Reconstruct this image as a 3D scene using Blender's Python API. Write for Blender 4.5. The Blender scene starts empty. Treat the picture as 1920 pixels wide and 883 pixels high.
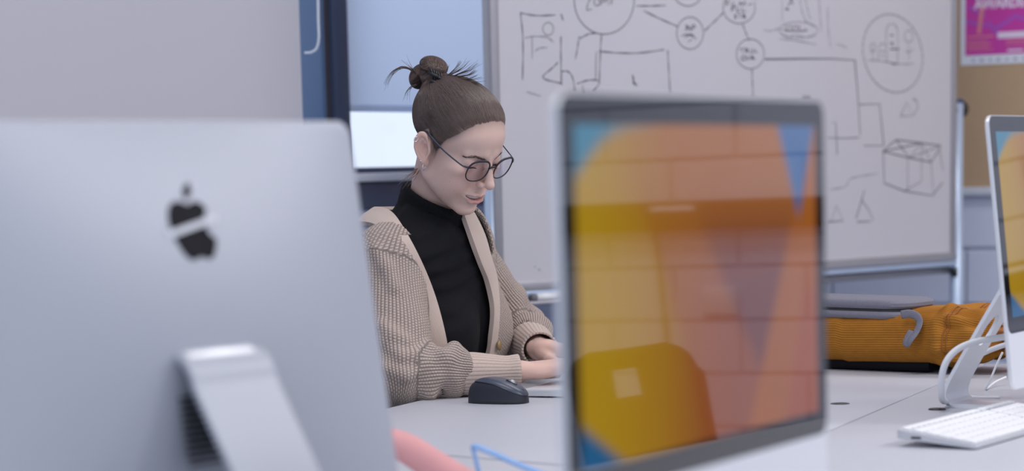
import bpy, bmesh, math, random
import numpy as np
from mathutils import Vector, Matrix

# ------------------------------------------------------------------ camera
FPX, HORIZ, ROLL, PITCH = 4533.0, 308.0, 0.022, 0.15
CAM = np.array([0.0, 0.0, 1.12])
PYC = HORIZ + FPX * math.tan(PITCH)
Fw = np.array([0, math.cos(PITCH), -math.sin(PITCH)])
_U0 = np.array([0, math.sin(PITCH), math.cos(PITCH)])
_R0 = np.array([1.0, 0, 0])
Rt = _R0 * math.cos(ROLL) - _U0 * math.sin(ROLL)
Up = _U0 * math.cos(ROLL) + _R0 * math.sin(ROLL)
scene = bpy.context.scene
col = scene.collection
cd = bpy.data.cameras.new('camera')
cam = bpy.data.objects.new('camera', cd)
col.objects.link(cam)
cam.matrix_world = Matrix(((Rt[0], Up[0], -Fw[0], CAM[0]), (Rt[1], Up[1], -Fw[1], CAM[1]), (Rt[2], Up[2], -Fw[2], CAM[2]), (0, 0, 0, 1)))
cd.sensor_width = 36.0
cd.sensor_fit = 'HORIZONTAL'
cd.lens = FPX / 1920.0 * 36.0
cd.shift_y = (PYC - 441.5) / 1920.0
cd.clip_start = 0.05
cd.dof.use_dof = True
cd.dof.focus_distance = 4.15
cd.dof.aperture_fstop = cd.lens / 1000.0 / 0.0235
scene.camera = cam
scene.view_settings.view_transform = 'Standard'
scene.view_settings.look = 'None'
scene.view_settings.gamma = 1.0
scene.view_settings.exposure = -0.32
scene.view_settings.use_curve_mapping = False

# ------------------------------------------------------------------ sky and room lamps
world = bpy.data.worlds.new('sky')
scene.world = world
world.use_nodes = True
bg = world.node_tree.nodes['Background']
bg.inputs[0].default_value = (0.72, 0.82, 1.0, 1)
bg.inputs[1].default_value = 1.55

def ray(x, y):
    return Fw + (x - 960) / FPX * Rt - (y - PYC) / FPX * Up
def P(x, y, Y):
    d = ray(x, y)
    return CAM + d * (Y / d[1])
def G(x, y, Z=0.73):
    d = ray(x, y)
    return CAM + d * ((Z - CAM[2]) / d[2])
def on_plane(x, y, p0, n):
    d = ray(x, y)
    return CAM + d * (np.dot(np.asarray(p0) - CAM, n) / np.dot(d, n))

# ------------------------------------------------------------------ materials
def srgb(r, g, b):
    f = lambda c: (c / 255 / 12.92) if c / 255 <= 0.04045 else ((c / 255 + 0.055) / 1.055) ** 2.4
    return (f(r), f(g), f(b), 1)
MATS = {}
def mat(name, rgb, rough=0.5, metal=0.0, noise=0.0, nscale=40.0, bump=0.0, bscale=300.0, spec=0.5, coat=0.0, sss=0.0, trans=0.0):
    m = bpy.data.materials.new(name)
    m.use_nodes = True
    nt = m.node_tree
    b = nt.nodes['Principled BSDF']
    c = rgb if len(rgb) == 4 else (*rgb, 1)
    b.inputs['Base Color'].default_value = c
    b.inputs['Roughness'].default_value = rough
    b.inputs['Metallic'].default_value = metal
    b.inputs['Specular IOR Level'].default_value = spec
    b.inputs['Coat Weight'].default_value = coat
    if sss:
        b.inputs['Subsurface Weight'].default_value = sss
        b.inputs['Subsurface Radius'].default_value = (0.012, 0.005, 0.003)
        b.inputs['Subsurface Scale'].default_value = 0.6
    if trans:
        b.inputs['Transmission Weight'].default_value = trans
    tc = nt.nodes.new('ShaderNodeTexCoord')
    if noise:
        n = nt.nodes.new('ShaderNodeTexNoise')
        n.inputs['Scale'].default_value = nscale
        n.inputs['Detail'].default_value = 4
        nt.links.new(tc.outputs['Object'], n.inputs['Vector'])
        mx = nt.nodes.new('ShaderNodeMix')
        mx.data_type = 'RGBA'
        mx.inputs[6].default_value = (c[0] * (1 - noise), c[1] * (1 - noise), c[2] * (1 - noise), 1)
        mx.inputs[7].default_value = (min(1, c[0] * (1 + noise)), min(1, c[1] * (1 + noise)), min(1, c[2] * (1 + noise)), 1)
        nt.links.new(n.outputs[0], mx.inputs[0])
        nt.links.new(mx.outputs[2], b.inputs['Base Color'])
    if bump:
        n2 = nt.nodes.new('ShaderNodeTexNoise')
        n2.inputs['Scale'].default_value = bscale
        n2.inputs['Detail'].default_value = 3
        nt.links.new(tc.outputs['Object'], n2.inputs['Vector'])
        bp = nt.nodes.new('ShaderNodeBump')
        bp.inputs['Strength'].default_value = bump
        bp.inputs['Distance'].default_value = 0.001
        nt.links.new(n2.outputs[0], bp.inputs['Height'])
        nt.links.new(bp.outputs[0], b.inputs['Normal'])
    MATS[name] = m
    return m
def emit_mat(name, rgb, strength):
    m = bpy.data.materials.new(name)
    m.use_nodes = True
    b = m.node_tree.nodes['Principled BSDF']
    b.inputs['Base Color'].default_value = (*rgb[:3], 1)
    b.inputs['Emission Color'].default_value = (*rgb[:3], 1)
    b.inputs['Emission Strength'].default_value = strength
    return m
def attr_mat(name, attr, rough=0.5, emit=0.0, spec=0.5, sss=0.0, base=True):
    """colour read from a vertex colour layer (the thing's own colours)"""
    m = mat(name, (0, 0, 0), rough, spec=spec, sss=sss)
    nt = m.node_tree
    b = nt.nodes['Principled BSDF']
    a = nt.nodes.new('ShaderNodeVertexColor')
    a.layer_name = attr
    if base:
        nt.links.new(a.outputs[0], b.inputs['Base Color'])
    if emit:
        nt.links.new(a.outputs[0], b.inputs['Emission Color'])
        b.inputs['Emission Strength'].default_value = emit
    return m

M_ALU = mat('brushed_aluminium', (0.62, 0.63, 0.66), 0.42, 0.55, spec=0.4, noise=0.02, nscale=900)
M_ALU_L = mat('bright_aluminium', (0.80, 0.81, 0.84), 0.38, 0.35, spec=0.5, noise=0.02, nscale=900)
M_BLACKGLASS = mat('black_glass', (0.004, 0.004, 0.005), 0.03, spec=0.55)
M_BLACK = mat('black_plastic', (0.012, 0.012, 0.014), 0.38, noise=0.15, nscale=200)
M_LOGO = mat('black_gloss', (0.006, 0.006, 0.010), 0.55, spec=0.12)
M_DESK = mat('speckled_laminate', (0.53, 0.54, 0.60), 0.42, noise=0.10, nscale=700, spec=0.4)
M_DESKEDGE = mat('desk_edge_band', (0.45, 0.45, 0.49), 0.5, noise=0.05)
M_STEEL = mat('grey_steel', (0.42, 0.43, 0.46), 0.4, 0.6, noise=0.04)
M_WHITEP = mat('white_plastic', (0.80, 0.81, 0.84), 0.4, noise=0.02)
M_KEY = mat('white_key', (0.84, 0.85, 0.88), 0.45, noise=0.02)
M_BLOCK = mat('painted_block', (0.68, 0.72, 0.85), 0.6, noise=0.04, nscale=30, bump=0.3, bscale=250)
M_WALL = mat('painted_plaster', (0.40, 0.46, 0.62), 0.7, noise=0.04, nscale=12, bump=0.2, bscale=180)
M_MORTAR = mat('painted_mortar', (0.50, 0.54, 0.66), 0.8, noise=0.06)
M_CEIL = mat('ceiling_white', (0.80, 0.80, 0.82), 0.9, noise=0.02)
M_FLOOR = mat('grey_carpet', (0.16, 0.17, 0.20), 0.95, noise=0.25, nscale=220, bump=0.6, bscale=400)
M_CORK = mat('cork', (0.52, 0.36, 0.22), 0.85, noise=0.13, nscale=160, bump=0.5, bscale=260)
M_TRIMW = mat('white_trim', (0.72, 0.75, 0.82), 0.5, noise=0.02)
M_FRAME = mat('dark_blue_frame', (0.050, 0.068, 0.125), 0.35, noise=0.05)
M_FRAMEL = mat('frame_blue_reflection', (0.09, 0.15, 0.27), 0.35, noise=0.05)  # lighter copy of the frame blue, its reflected light painted in
M_FRAMEB = mat('bronze_seal', (0.060, 0.048, 0.055), 0.5, noise=0.1)
M_WB = mat('whiteboard_enamel', (0.57, 0.55, 0.59), 0.28, noise=0.025, nscale=3)
M_POST = mat('satin_post', (0.50, 0.60, 0.76), 0.32, 0.35, noise=0.03)
M_INK = mat('marker_ink', (0.17, 0.165, 0.19), 0.7, noise=0.2, nscale=90)
M_INKD = mat('marker_ink_dark', (0.05, 0.05, 0.06), 0.7, noise=0.2, nscale=90)
M_INKF = mat('marker_ink_faint', (0.33, 0.32, 0.35), 0.7, noise=0.12, nscale=90)

# ------------------------------------------------------------------ mesh helpers
def link(o, parent=None):
    col.objects.link(o)
    if parent is not None:
        o.parent = parent
    return o
def tag(o, label=None, cat=None, group=None, kind=None):
    if label: o['label'] = label
    if cat: o['category'] = cat
    if group: o['group'] = group
    if kind: o['kind'] = kind
    return o
def mesh_obj(name, v, f, m, parent=None, smooth=False):
    me = bpy.data.meshes.new(name)
    me.from_pydata([tuple(map(float, q)) for q in v], [], [tuple(int(i) for i in q) for q in f])
    me.update()
    if smooth:
        me.shade_smooth()
    if m is not None:
        me.materials.append(m)
    return link(bpy.data.objects.new(name, me), parent)
def bm_obj(name, bm, m, parent=None, smooth=False):
    me = bpy.data.meshes.new(name)
    bmesh.ops.recalc_face_normals(bm, faces=bm.faces)
    bm.to_mesh(me)
    bm.free()
    if smooth:
        me.shade_smooth()
        try: me.set_sharp_from_angle(angle=math.radians(38))
        except Exception: pass
    me.materials.append(m)
    return link(bpy.data.objects.new(name, me), parent)
def empty(name, loc=(0, 0, 0), rotz=0.0, parent=None):
    o = bpy.data.objects.new(name, None)
    o.empty_display_size = 0.05
    o.location = tuple(map(float, loc))
    o.rotation_euler = (0, 0, rotz)
    return link(o, parent)
def add_box(bm, c, s, R=None, bevel=0.0, seg=2):
    r = bmesh.ops.create_cube(bm, size=1.0)
    vs = r['verts']
    for q in vs:
        q.co = Vector((q.co.x * s[0], q.co.y * s[1], q.co.z * s[2]))
    if bevel:
        es = list({e for q in vs for e in q.link_edges})
        rr = bmesh.ops.bevel(bm, geom=es, offset=bevel, segments=seg, profile=0.5, affect='EDGES')
        vs = list({q for f_ in rr['faces'] for q in f_.verts} | {q for q in vs if q.is_valid})
    for q in vs:
        p = q.co
        if R is not None: p = R @ p
        q.co = p + Vector(c)
    return vs
def box(name, c, s, m, parent=None, rot=None, bevel=0.0, seg=2):
    bm = bmesh.new()
    R = None
    if rot is not None:
        R = Matrix.Rotation(rot, 3, 'Z') if not isinstance(rot, Matrix) else rot
    add_box(bm, c, s, R, bevel, seg)
    return bm_obj(name, bm, m, parent, smooth=bool(bevel))
def frames(pts):
    pts = np.asarray(pts, float)
    t = np.gradient(pts, axis=0)
    t /= np.linalg.norm(t, axis=1, keepdims=True) + 1e-12
    n = np.zeros_like(t)
    a = np.array([0, 0, 1.0]) if abs(t[0, 2]) < 0.9 else np.array([1.0, 0, 0])
    n[0] = a - t[0] * a.dot(t[0]); n[0] /= np.linalg.norm(n[0])
    for i in range(1, len(pts)):
        k = n[i - 1] - t[i] * n[i - 1].dot(t[i])
        n[i] = k / (np.linalg.norm(k) + 1e-12)
    return t, n, np.cross(t, n)
def tube_vf(pts, rad, n=8, off=0, squash=1.0, closed=False):
    pts = np.asarray(pts, float)
    rad = np.broadcast_to(np.asarray(rad, float), (len(pts),))
    t, a, b = frames(pts)
    ang = np.linspace(0, 2 * math.pi, n, endpoint=False)
    V = (pts[:, None] + rad[:, None, None] * (np.cos(ang)[None, :, None] * a[:, None] + squash * np.sin(ang)[None, :, None] * b[:, None])).reshape(-1, 3)
    F = []
    m_ = len(pts)
    for i in range(m_ if closed else m_ - 1):
        i2 = (i + 1) % m_
        for j in range(n):
            F.append((off + i * n + j, off + i * n + (j + 1) % n, off + i2 * n + (j + 1) % n, off + i2 * n + j))
    if not closed:
        F.append(tuple(off + j for j in range(n))[::-1])
        F.append(tuple(off + (m_ - 1) * n + j for j in range(n)))
    return V, F
def tube(name, pts, rad, m, parent=None, n=8, squash=1.0, closed=False):
    V, F = tube_vf(pts, rad, n, 0, squash, closed)
    return mesh_obj(name, V, F, m, parent, True)
def spline(pts, n=24):
    """Catmull-Rom through pts"""
    p = np.asarray(pts, float)
    p = np.vstack([2 * p[0] - p[1], p, 2 * p[-1] - p[-2]])
    out = []
    segs = len(p) - 3
    for s in np.linspace(0, segs, n):
        i = min(int(s), segs - 1)
        u = s - i
        a, b, c, d = p[i:i + 4]
        out.append(0.5 * (2 * b + (c - a) * u + (2 * a - 5 * b + 4 * c - d) * u * u + (3 * b - a - 3 * c + d) * u ** 3))
    return np.array(out)
def prism(name, poly, z0, z1, m, parent=None, bevel=0.0):
    """polygon (x, y) extruded in z"""
    bm = bmesh.new()
    a = [bm.verts.new((p[0], p[1], z0)) for p in poly]
    f_ = bm.faces.new(a)
    r = bmesh.ops.extrude_face_region(bm, geom=[f_])
    for q in r['geom']:
        if isinstance(q, bmesh.types.BMVert): q.co.z = z1
    bmesh.ops.recalc_face_normals(bm, faces=bm.faces)
    if bevel:
        es = [e for e in bm.edges if abs(e.verts[0].co.z - e.verts[1].co.z) < 1e-6]
        bmesh.ops.bevel(bm, geom=es, offset=bevel, segments=2, profile=0.5, affect='EDGES')
    return bm_obj(name, bm, m, parent, smooth=bool(bevel))
def round_rect(w, h, r, n=6, cx=0.0, cy=0.0):
    out = []
    for (sx, sy, a0) in ((1, 1, 0), (-1, 1, 90), (-1, -1, 180), (1, -1, 270)):
        for k in range(n + 1):
            a = math.radians(a0 + 90 * k / n)
            out.append((cx + sx * (w / 2 - r) + r * math.cos(a), cy + sy * (h / 2 - r) + r * math.sin(a)))
    return out
def lathe(name, prof, m, parent=None, n=32, loc=(0, 0, 0)):
    V, F = [], []
    for (r, z) in prof:
        for j in range(n):
            a = 2 * math.pi * j / n
            V.append((loc[0] + r * math.cos(a), loc[1] + r * math.sin(a), loc[2] + z))
    for i in range(len(prof) - 1):
        for j in range(n):
            F.append((i * n + j, i * n + (j + 1) % n, (i + 1) * n + (j + 1) % n, (i + 1) * n + j))
    F.append(tuple(range(n))[::-1])
    F.append(tuple((len(prof) - 1) * n + j for j in range(n)))
    return mesh_obj(name, V, F, m, parent, True)

# ------------------------------------------------------------------ room shell
WD = np.array([0.529, 0.849])            # along the window wall
WN = np.array([0.849, -0.529])           # into the room
W0 = np.array([-0.345, 5.80])
CORNER = W0 + WD * 2.22
def wall_pt(t, d, z):                    # t along the window wall, d into the room
    q = W0 + WD * t + WN * d
    return (q[0], q[1], z)
WANG = math.atan2(WD[1], WD[0])
def wall_box(name, t0, t1, d0, d1, z0, z1, m, parent=None, bevel=0.0):
    c = wall_pt((t0 + t1) / 2, (d0 + d1) / 2, (z0 + z1) / 2)
    return box(name, c, (t1 - t0, d1 - d0, z1 - z0), m, parent, rot=Matrix.Rotation(WANG, 3, 'Z') @ Matrix.Diagonal((1, -1, 1)), bevel=bevel)
_wa = W0 + WD * -6.5
ROOM = [tuple(_wa), tuple(CORNER), tuple(CORNER + np.array([0.849, -0.529]) * 6.5), (7.2, -2.2), (-4.2, -2.2)]
fl = prism('floor', ROOM, -0.1, 0.0, M_FLOOR); tag(fl, 'grey carpet floor', kind='structure')
ce = prism('ceiling', ROOM, 2.9, 3.0, M_CEIL); tag(ce, 'white ceiling', kind='structure')
SILL = 1.108
T0, T1 = -4.2, 1.15
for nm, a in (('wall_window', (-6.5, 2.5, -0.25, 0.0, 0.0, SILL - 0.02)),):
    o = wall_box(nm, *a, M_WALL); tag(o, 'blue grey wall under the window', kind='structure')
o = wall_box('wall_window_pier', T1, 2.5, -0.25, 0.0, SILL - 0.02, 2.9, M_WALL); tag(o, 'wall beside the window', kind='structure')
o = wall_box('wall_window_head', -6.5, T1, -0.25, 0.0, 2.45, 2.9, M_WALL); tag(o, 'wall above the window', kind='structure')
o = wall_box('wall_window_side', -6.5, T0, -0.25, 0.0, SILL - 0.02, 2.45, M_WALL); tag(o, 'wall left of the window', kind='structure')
# window with frame, mullion, panes, sill
win = empty('window_1', wall_pt(0, -0.1, SILL)); tag(win, 'window with dark blue frame', kind='structure')
def wpart(nm, t0, t1, d0, d1, z0, z1, m, bevel=0.004):
    o = wall_box(nm, t0, t1, d0, d1, z0, z1, m, None, bevel)
    o.parent = win
    o.matrix_parent_inverse = Matrix.Translation(-win.location)
    return o
wpart('window_frame', T0, T1, -0.16, -0.07, SILL - 0.02, SILL + 0.012, M_FRAME)
wpart('window_frame', T0, T1, -0.16, -0.07, 2.40, 2.45, M_FRAME)
wpart('window_frame', T0, T0 + .05, -0.16, -0.07, SILL, 2.45, M_FRAME)
wpart('window_frame', T1 - .05, T1, -0.16, -0.07, SILL, 2.45, M_FRAME)
wpart('mullion', -0.072, -0.055, -0.16, -0.045, SILL, 2.45, M_FRAMEL)
wpart('mullion', -0.035, 0.025, -0.16, -0.035, SILL, 2.45, M_FRAME)
wpart('mullion_seal', -0.057, -0.033, -0.15, -0.050, SILL, 2.45, M_FRAMEB, 0)
for k, tm in enumerate((-2.9, -1.5)):
    wpart('mullion', tm, tm + .06, -0.16, -0.06, SILL, 2.45, M_FRAME)
M_PANE = bpy.data.materials.new('window_glass'); M_PANE.use_nodes = True
nt = M_PANE.node_tree; nt.nodes.remove(nt.nodes['Principled BSDF'])
tr = nt.nodes.new('ShaderNodeBsdfTransparent'); gl = nt.nodes.new('ShaderNodeBsdfGlossy'); gl.inputs['Roughness'].default_value = 0.02
mxs = nt.nodes.new('ShaderNodeMixShader'); mxs.inputs[0].default_value = 0.06
nt.links.new(tr.outputs[0], mxs.inputs[1]); nt.links.new(gl.outputs[0], mxs.inputs[2]); nt.links.new(mxs.outputs[0], nt.nodes['Material Output'].inputs[0])
for (a, b) in ((T0 + .05, -2.9), (-2.84, -1.5), (-1.44, -0.072), (0.025, T1 - .05)):
    wpart('pane', a, b, -0.125, -0.119, SILL + 0.012, 2.40, M_PANE, 0)
wpart('window_sill', T0, T1, -0.075, 0.025, SILL - 0.022, SILL - 0.002, M_TRIMW)
wpart('sill_apron', T0, T1, -0.02, 0.012, SILL - 0.085, SILL - 0.022, M_FRAME)
wpart('apron_rail', T0, T1, -0.01, 0.008, SILL - 0.125, SILL - 0.090, M_WALL)

# roller blinds
def blind_mat(name, rgb, transl):
    m = mat(name, rgb, 0.8, noise=0.012, nscale=300)
    nt = m.node_tree
    b = nt.nodes['Principled BSDF']
    t_ = nt.nodes.new('ShaderNodeBsdfTranslucent'); t_.inputs[0].default_value = (*rgb, 1)
    mx = nt.nodes.new('ShaderNodeMixShader'); mx.inputs[0].default_value = transl
    nt.links.new(b.outputs[0], mx.inputs[1]); nt.links.new(t_.outputs[0], mx.inputs[2])
    nt.links.new(mx.outputs[0], nt.nodes['Material Output'].inputs[0])
    return m
M_BL1 = blind_mat('pale_blind_cloth', (0.64, 0.63, 0.69), 0.16)
M_BL2 = blind_mat('backlit_blind_cloth', (0.80, 0.84, 0.92), 0.80)
def blind(t0, t1, d, zb, m, label):
    e = empty('roller_blind', wall_pt((t0 + t1) / 2, d, zb))
    tag(e, label, 'blind', 'roller blinds at the window')
    for nm, a, mm in (('cloth', (t0, t1, d - .0008, d + .0008, zb, 2.38), m), ('hem_bar', (t0, t1, d - .006, d + .006, zb - .004, zb + .012), m), ('roller', (t0, t1, d - .03, d + .03, 2.38, 2.44), M_TRIMW)):
        o = wall_box(nm, *a, mm, None, 0.003 if nm != 'cloth' else 0); o.parent = e; o.matrix_parent_inverse = Matrix.Translation(-e.location)
    return e
b1 = blind(-2.75, -0.262, 0.035, 1.135, M_BL1, 'greyish white roller blind pulled low, left of the dark window frame')
b2 = blind(0.022, 1.05, -0.035, 1.256, M_BL2, 'bluish backlit roller blind behind the woman, bright glass below it')
# bead chain of the left blind
cpts = [P(594, -140, 5.58), P(596, -30, 5.58), P(597, 40, 5.58), P(598, 70, 5.58), P(594, 90, 5.585), P(584, 98, 5.59), P(572, 99, 5.60)]
ch = tube('bead_chain', spline(cpts, 40), 0.0028, M_TRIMW, None, 6)
ch.parent = b1; ch.matrix_parent_inverse = Matrix.Translation(-b1.location)
def adopt(o, e):
    o.parent = e
    o.matrix_parent_inverse = world_of(e).inverted()
    return o
def world_of(o):
    m = o.matrix_basis.copy()
    return m if o.parent is None else world_of(o.parent) @ o.matrix_parent_inverse @ m

# block wall from the corner to the right, square to the window wall
BD, BN = np.array([0.849, -0.529]), np.array([-0.529, -0.849])
BANG = math.atan2(BD[1], BD[0])
RB = Matrix.Rotation(BANG, 3, 'Z') @ Matrix.Diagonal((1, -1, 1))     # local y = into the room
def bpt(s, d, z):
    q = CORNER + BD * s + BN * d
    return (q[0], q[1], z)
def bbox(name, s0, s1, d0, d1, z0, z1, m, parent=None, bevel=0.0):
    return box(name, bpt((s0 + s1) / 2, (d0 + d1) / 2, (z0 + z1) / 2), (s1 - s0, d1 - d0, z1 - z0), m, parent, rot=RB, bevel=bevel)
SMAX = 6.4
wr = bbox('wall_right', -0.3, SMAX, -0.2, -0.004, 0.0, 2.9, M_MORTAR); tag(wr, 'painted block wall, white with recessed joints', kind='structure')
ROW, BLK = 0.167, 0.44
def block_mesh(w):
    bm = bmesh.new()
    add_box(bm, (0, 0, 0), (w - 0.009, 0.012, ROW - 0.008), None, 0.003, 1)
    me = bpy.data.meshes.new('block'); bm.to_mesh(me); bm.free(); me.materials.append(M_BLOCK); return me
bme = block_mesh(BLK)
for r_ in range(16):
    z = 1.005 - (6 - r_) * ROW + ROW / 2
    if z > 2.85: break
    off = (r_ % 2) * BLK / 2
    k = 0
    s = -0.22 + off
    while s + BLK < SMAX:
        sc_ = s + BLK / 2
        if not (z > 1.02 and 0.15 < sc_ < 2.4):
            o = bpy.data.objects.new('block', bme)
            o.matrix_world = Matrix.Translation(bpt(sc_, 0.0, z)) @ RB.to_4x4()
            link(o, wr)
        s += BLK
# corkboard with trim and poster
cb = empty('cork_board', bpt(1.2, 0.02, 1.01)); tag(cb, 'tan cork pinboard on the block wall behind the whiteboard', 'pinboard')
adopt(bbox('cork_sheet', 0.10, 2.30, 0.004, 0.022, 1.02, 2.5, M_CORK), cb)
adopt(bbox('bottom_trim', 0.10, 2.30, 0.004, 0.034, 0.997, 1.022, M_TRIMW, None, 0.004), cb)
adopt(bbox('top_trim', 0.10, 2.30, 0.004, 0.034, 2.5, 2.53, M_TRIMW, None, 0.004), cb)
adopt(bbox('side_trim', 2.30, 2.33, 0.004, 0.034, 0.985, 2.53, M_TRIMW, None, 0.004), cb)
# poster, laid out on the wall in poster coordinates (a along the wall, z up)
pl = on_plane(1801, 123, bpt(0, 0.024, 0), np.array([BN[0], BN[1], 0]))
ps = float(np.dot(pl[:2] - CORNER, BD)); pz = float(pl[2])
post = empty('poster', bpt(ps + 0.2, 0.024, pz)); tag(post, 'magenta student awards poster with white border pinned to the cork', 'poster')
M_PAPER = mat('poster_paper', (0.80, 0.82, 0.88), 0.5, noise=0.02)
M_MAG = mat('poster_magenta', srgb(205, 60, 165), 0.45, noise=0.06, nscale=6)
M_MAUVE = mat('poster_mauve', srgb(178, 85, 190), 0.45, noise=0.1, nscale=12)
M_PEACH = mat('poster_peach', srgb(228, 140, 140), 0.45, noise=0.05)
M_PWHITE = mat('poster_white_ink', srgb(236, 220, 240), 0.5, noise=0.03)
M_PGREY = mat('poster_grey_ink', srgb(150, 150, 175), 0.5, noise=0.03)
PW, PH = 0.42, 0.594
adopt(bbox('sheet', ps, ps + PW, 0.0235, 0.0245, pz, pz + PH, M_PAPER), post)
adopt(bbox('print', ps + .014, ps + PW - .014, 0.0245, 0.0250, pz + .028, pz + PH - .02, M_MAG), post)
def on_poster(nm, a, z, w, h, m, ang=0.0, d=0.0254):
    R = RB @ Matrix.Rotation(ang, 3, 'Y')
    return adopt(box(nm, bpt(ps + a, d, pz + z), (w, 0.0004, h), m, None, rot=R), post)
for (a, z, w, h, an) in ((.05, .12, .07, .010, .25), (.10, .105, .05, .012, .9), (.14, .12, .08, .012, -.5), (.05, .155, .06, .01, .5), (.22, .12, .09, .012, .3), (.30, .14, .09, .012, -.6), (.2, .30, .2, .03, .6), (.12, .36, .2, .03, -.5), (.3, .4, .16, .03, .8)):
    on_poster('brush_streak', a, z, w, h, M_MAUVE, an)
for (a, z, w, h, an) in ((.062, .133, .012, .085, .12), (.2, .42, .05, .16, .4)):
    on_poster('brush_streak', a, z, w, h, M_PEACH, an, 0.0257)
for (a, z, w, h) in ((.062, .082, .085, .0045), (.05, .068, .07, .003), (.06, .060, .075, .003), (.052, .052, .07, .003), (.062, .044, .08, .003), (.20, .066, .12, .004), (.19, .055, .10, .003)):
    on_poster('small_print', a, z, w, h, M_PEACH, 0, 0.0256)
on_poster('white_tab', .20, .083, .17, .018, M_PWHITE, 0, 0.0256)
on_poster('white_tab', .17, .038, .05, .006, M_PWHITE, 0, 0.0256)
for k in range(9):
    on_poster('logo_mark', .04 + .026 * k, .013, .010 + .004 * (k % 2), .006, M_PGREY, 0, 0.0249)
def text_mesh(s, size, m, name, bold=0.0):
    c = bpy.data.curves.new(name, 'FONT'); c.body = s; c.size = size; c.extrude = 0.0002; c.offset = bold; c.space_character = 0.95
    t = bpy.data.objects.new(name, c); col.objects.link(t)
    bpy.context.view_layer.update()
    me = bpy.data.meshes.new_from_object(t.evaluated_get(bpy.context.evaluated_depsgraph_get()))
    bpy.data.objects.remove(t)
    me.materials.clear(); me.materials.append(m)
    o = bpy.data.objects.new(name, me); return link(o)
for s_, a, z in (('STUDENT', .043, .193), ('AWARDS', .043, .163)):
    o = text_mesh(s_, .038, M_PWHITE, 'poster_lettering', 0.0016)
    q = bpt(ps + a, 0.0262, pz + z)
    R = Matrix(((BD[0], 0, BN[0]), (BD[1], 0, BN[1]), (0, 1, 0)))
    o.matrix_world = Matrix.Translation(q) @ R.to_4x4()
    adopt(o, post)

# rail with sockets further along the block wall (seen in the monitor glass) and its hanging cable
rail = empty('wall_rail', bpt(4.0, 0.03, 0.94)); tag(rail, 'black cable rail along the block wall mirrored in the monitor glass', 'rail')
adopt(bbox('channel', 2.5, 6.3, 0.008, 0.06, 0.955, 1.045, M_BLACK, None, 0.004), rail)
for s_ in (3.1, 4.52, 5.2):
    adopt(bbox('socket', s_, s_ + .15, 0.06, 0.068, 1.015, 1.032, M_TRIMW, None, 0.002), rail)
adopt(bbox('switch_plate', 4.40, 4.52, 0.006, 0.02, 0.69, 0.77, M_TRIMW, None, 0.003), rail)
adopt(tube('cable', spline([bpt(4.66, .065, .99), bpt(4.64, .075, .85), bpt(4.64, .03, .6), bpt(4.62, .03, .2), bpt(4.64, .03, .01)], 30), 0.006, M_BLACK, None, 6), rail)
# far right side of the room
far = box('wall_side', (bpt(SMAX, 1.5, 1.45)[0], bpt(SMAX, 1.5, 1.45)[1], 1.45), (0.2, 7.0, 2.9), M_BLOCK, rot=BANG); tag(far, 'pale painted side wall', kind='structure')

# ceiling lamps
M_PANEL = emit_mat('lamp_diffuser', (1.0, 0.97, 0.94), 1.2)
def ceiling_lamp(x, y, pw, nth):
    e = empty('ceiling_light', (x, y, 2.9)); tag(e, 'recessed white ceiling light panel, %s' % nth, 'ceiling light', 'ceiling light panels')
    o = box('frame', (x, y, 2.885), (1.24, 0.64, 0.03), M_TRIMW, None, bevel=.005); adopt(o, e)
    o = box('diffuser', (x, y, 2.869), (1.2, 0.6, 0.004), M_PANEL); adopt(o, e)
    ld = bpy.data.lights.new('lamp', 'AREA'); ld.shape = 'RECTANGLE'; ld.size = 1.2; ld.size_y = 0.6; ld.energy = pw; ld.color = (1.0, 0.97, 0.96)
    lo = bpy.data.objects.new('lamp', ld); lo.location = (x, y, 2.86); col.objects.link(lo); adopt(lo, e)
LAMP_W = 18
ORD = ['nearest row over the left desks', 'nearest row over the right', 'middle row over the woman', 'middle row over the right desks', 'far row near the block wall', 'far row near the corner']
for (x, y), nth in zip(((-0.6, 1.6), (1.9, 1.4), (0.2, 3.6), (2.9, 2.8), (3.9, 4.3), (1.2, 5.6)), ORD):
    ceiling_lamp(x, y, LAMP_W * (3.2 if x > 2.5 else 1.0), nth)

# ------------------------------------------------------------------ mobile whiteboard
WBA = P(940, 531, 5.56)
_zb = WBA[2]
lo_, hi_ = 6.0, 7.2
for _ in range(40):
    md = (lo_ + hi_) / 2
    if P(1783, 474, md)[2] > _zb: lo_ = md
    else: hi_ = md
WBB = P(1783, 474, lo_)
wd = (WBB - WBA); WBL = float(np.linalg.norm(wd[:2])); wd = wd / np.linalg.norm(wd); wd[2] = 0; wd /= np.linalg.norm(wd)
wn = np.array([wd[1], -wd[0], 0.0])                   # faces the room
wb = empty('mobile_whiteboard', (WBA + WBB) / 2 * np.array([1, 1, 0])); tag(wb, 'mobile whiteboard on satin metal posts covered with marker sketches', 'whiteboard')
RW = Matrix(((wd[0], -wn[0], 0), (wd[1], -wn[1], 0), (0, 0, 1)))   # x along, y away from the room
def wbp(a, d, z):                                      # a along from left edge, d toward the room
    return WBA + wd * a + wn * d + np.array([0, 0, z - _zb])
def wbox(nm, a0, a1, d0, d1, z0, z1, m, bevel=0.0):
    return adopt(box(nm, wbp((a0 + a1) / 2, (d0 + d1) / 2, (z0 + z1) / 2), (a1 - a0, abs(d1 - d0), z1 - z0), m, None, rot=RW, bevel=bevel), wb)
WBT = _zb + 1.2
wbox('board_panel', 0.0, WBL, -0.018, 0.0, _zb, WBT, M_WB)
M_FR = mat('board_frame', (0.40, 0.39, 0.42), 0.4, 0.5, noise=0.04)
wbox('board_frame', -0.022, 0.004, -0.022, 0.008, _zb - .02, WBT + .02, M_FR, 0.004)
wbox('board_frame', WBL - .004, WBL + .016, -0.022, 0.008, _zb - .02, WBT + .02, M_FR, 0.004)
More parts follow.
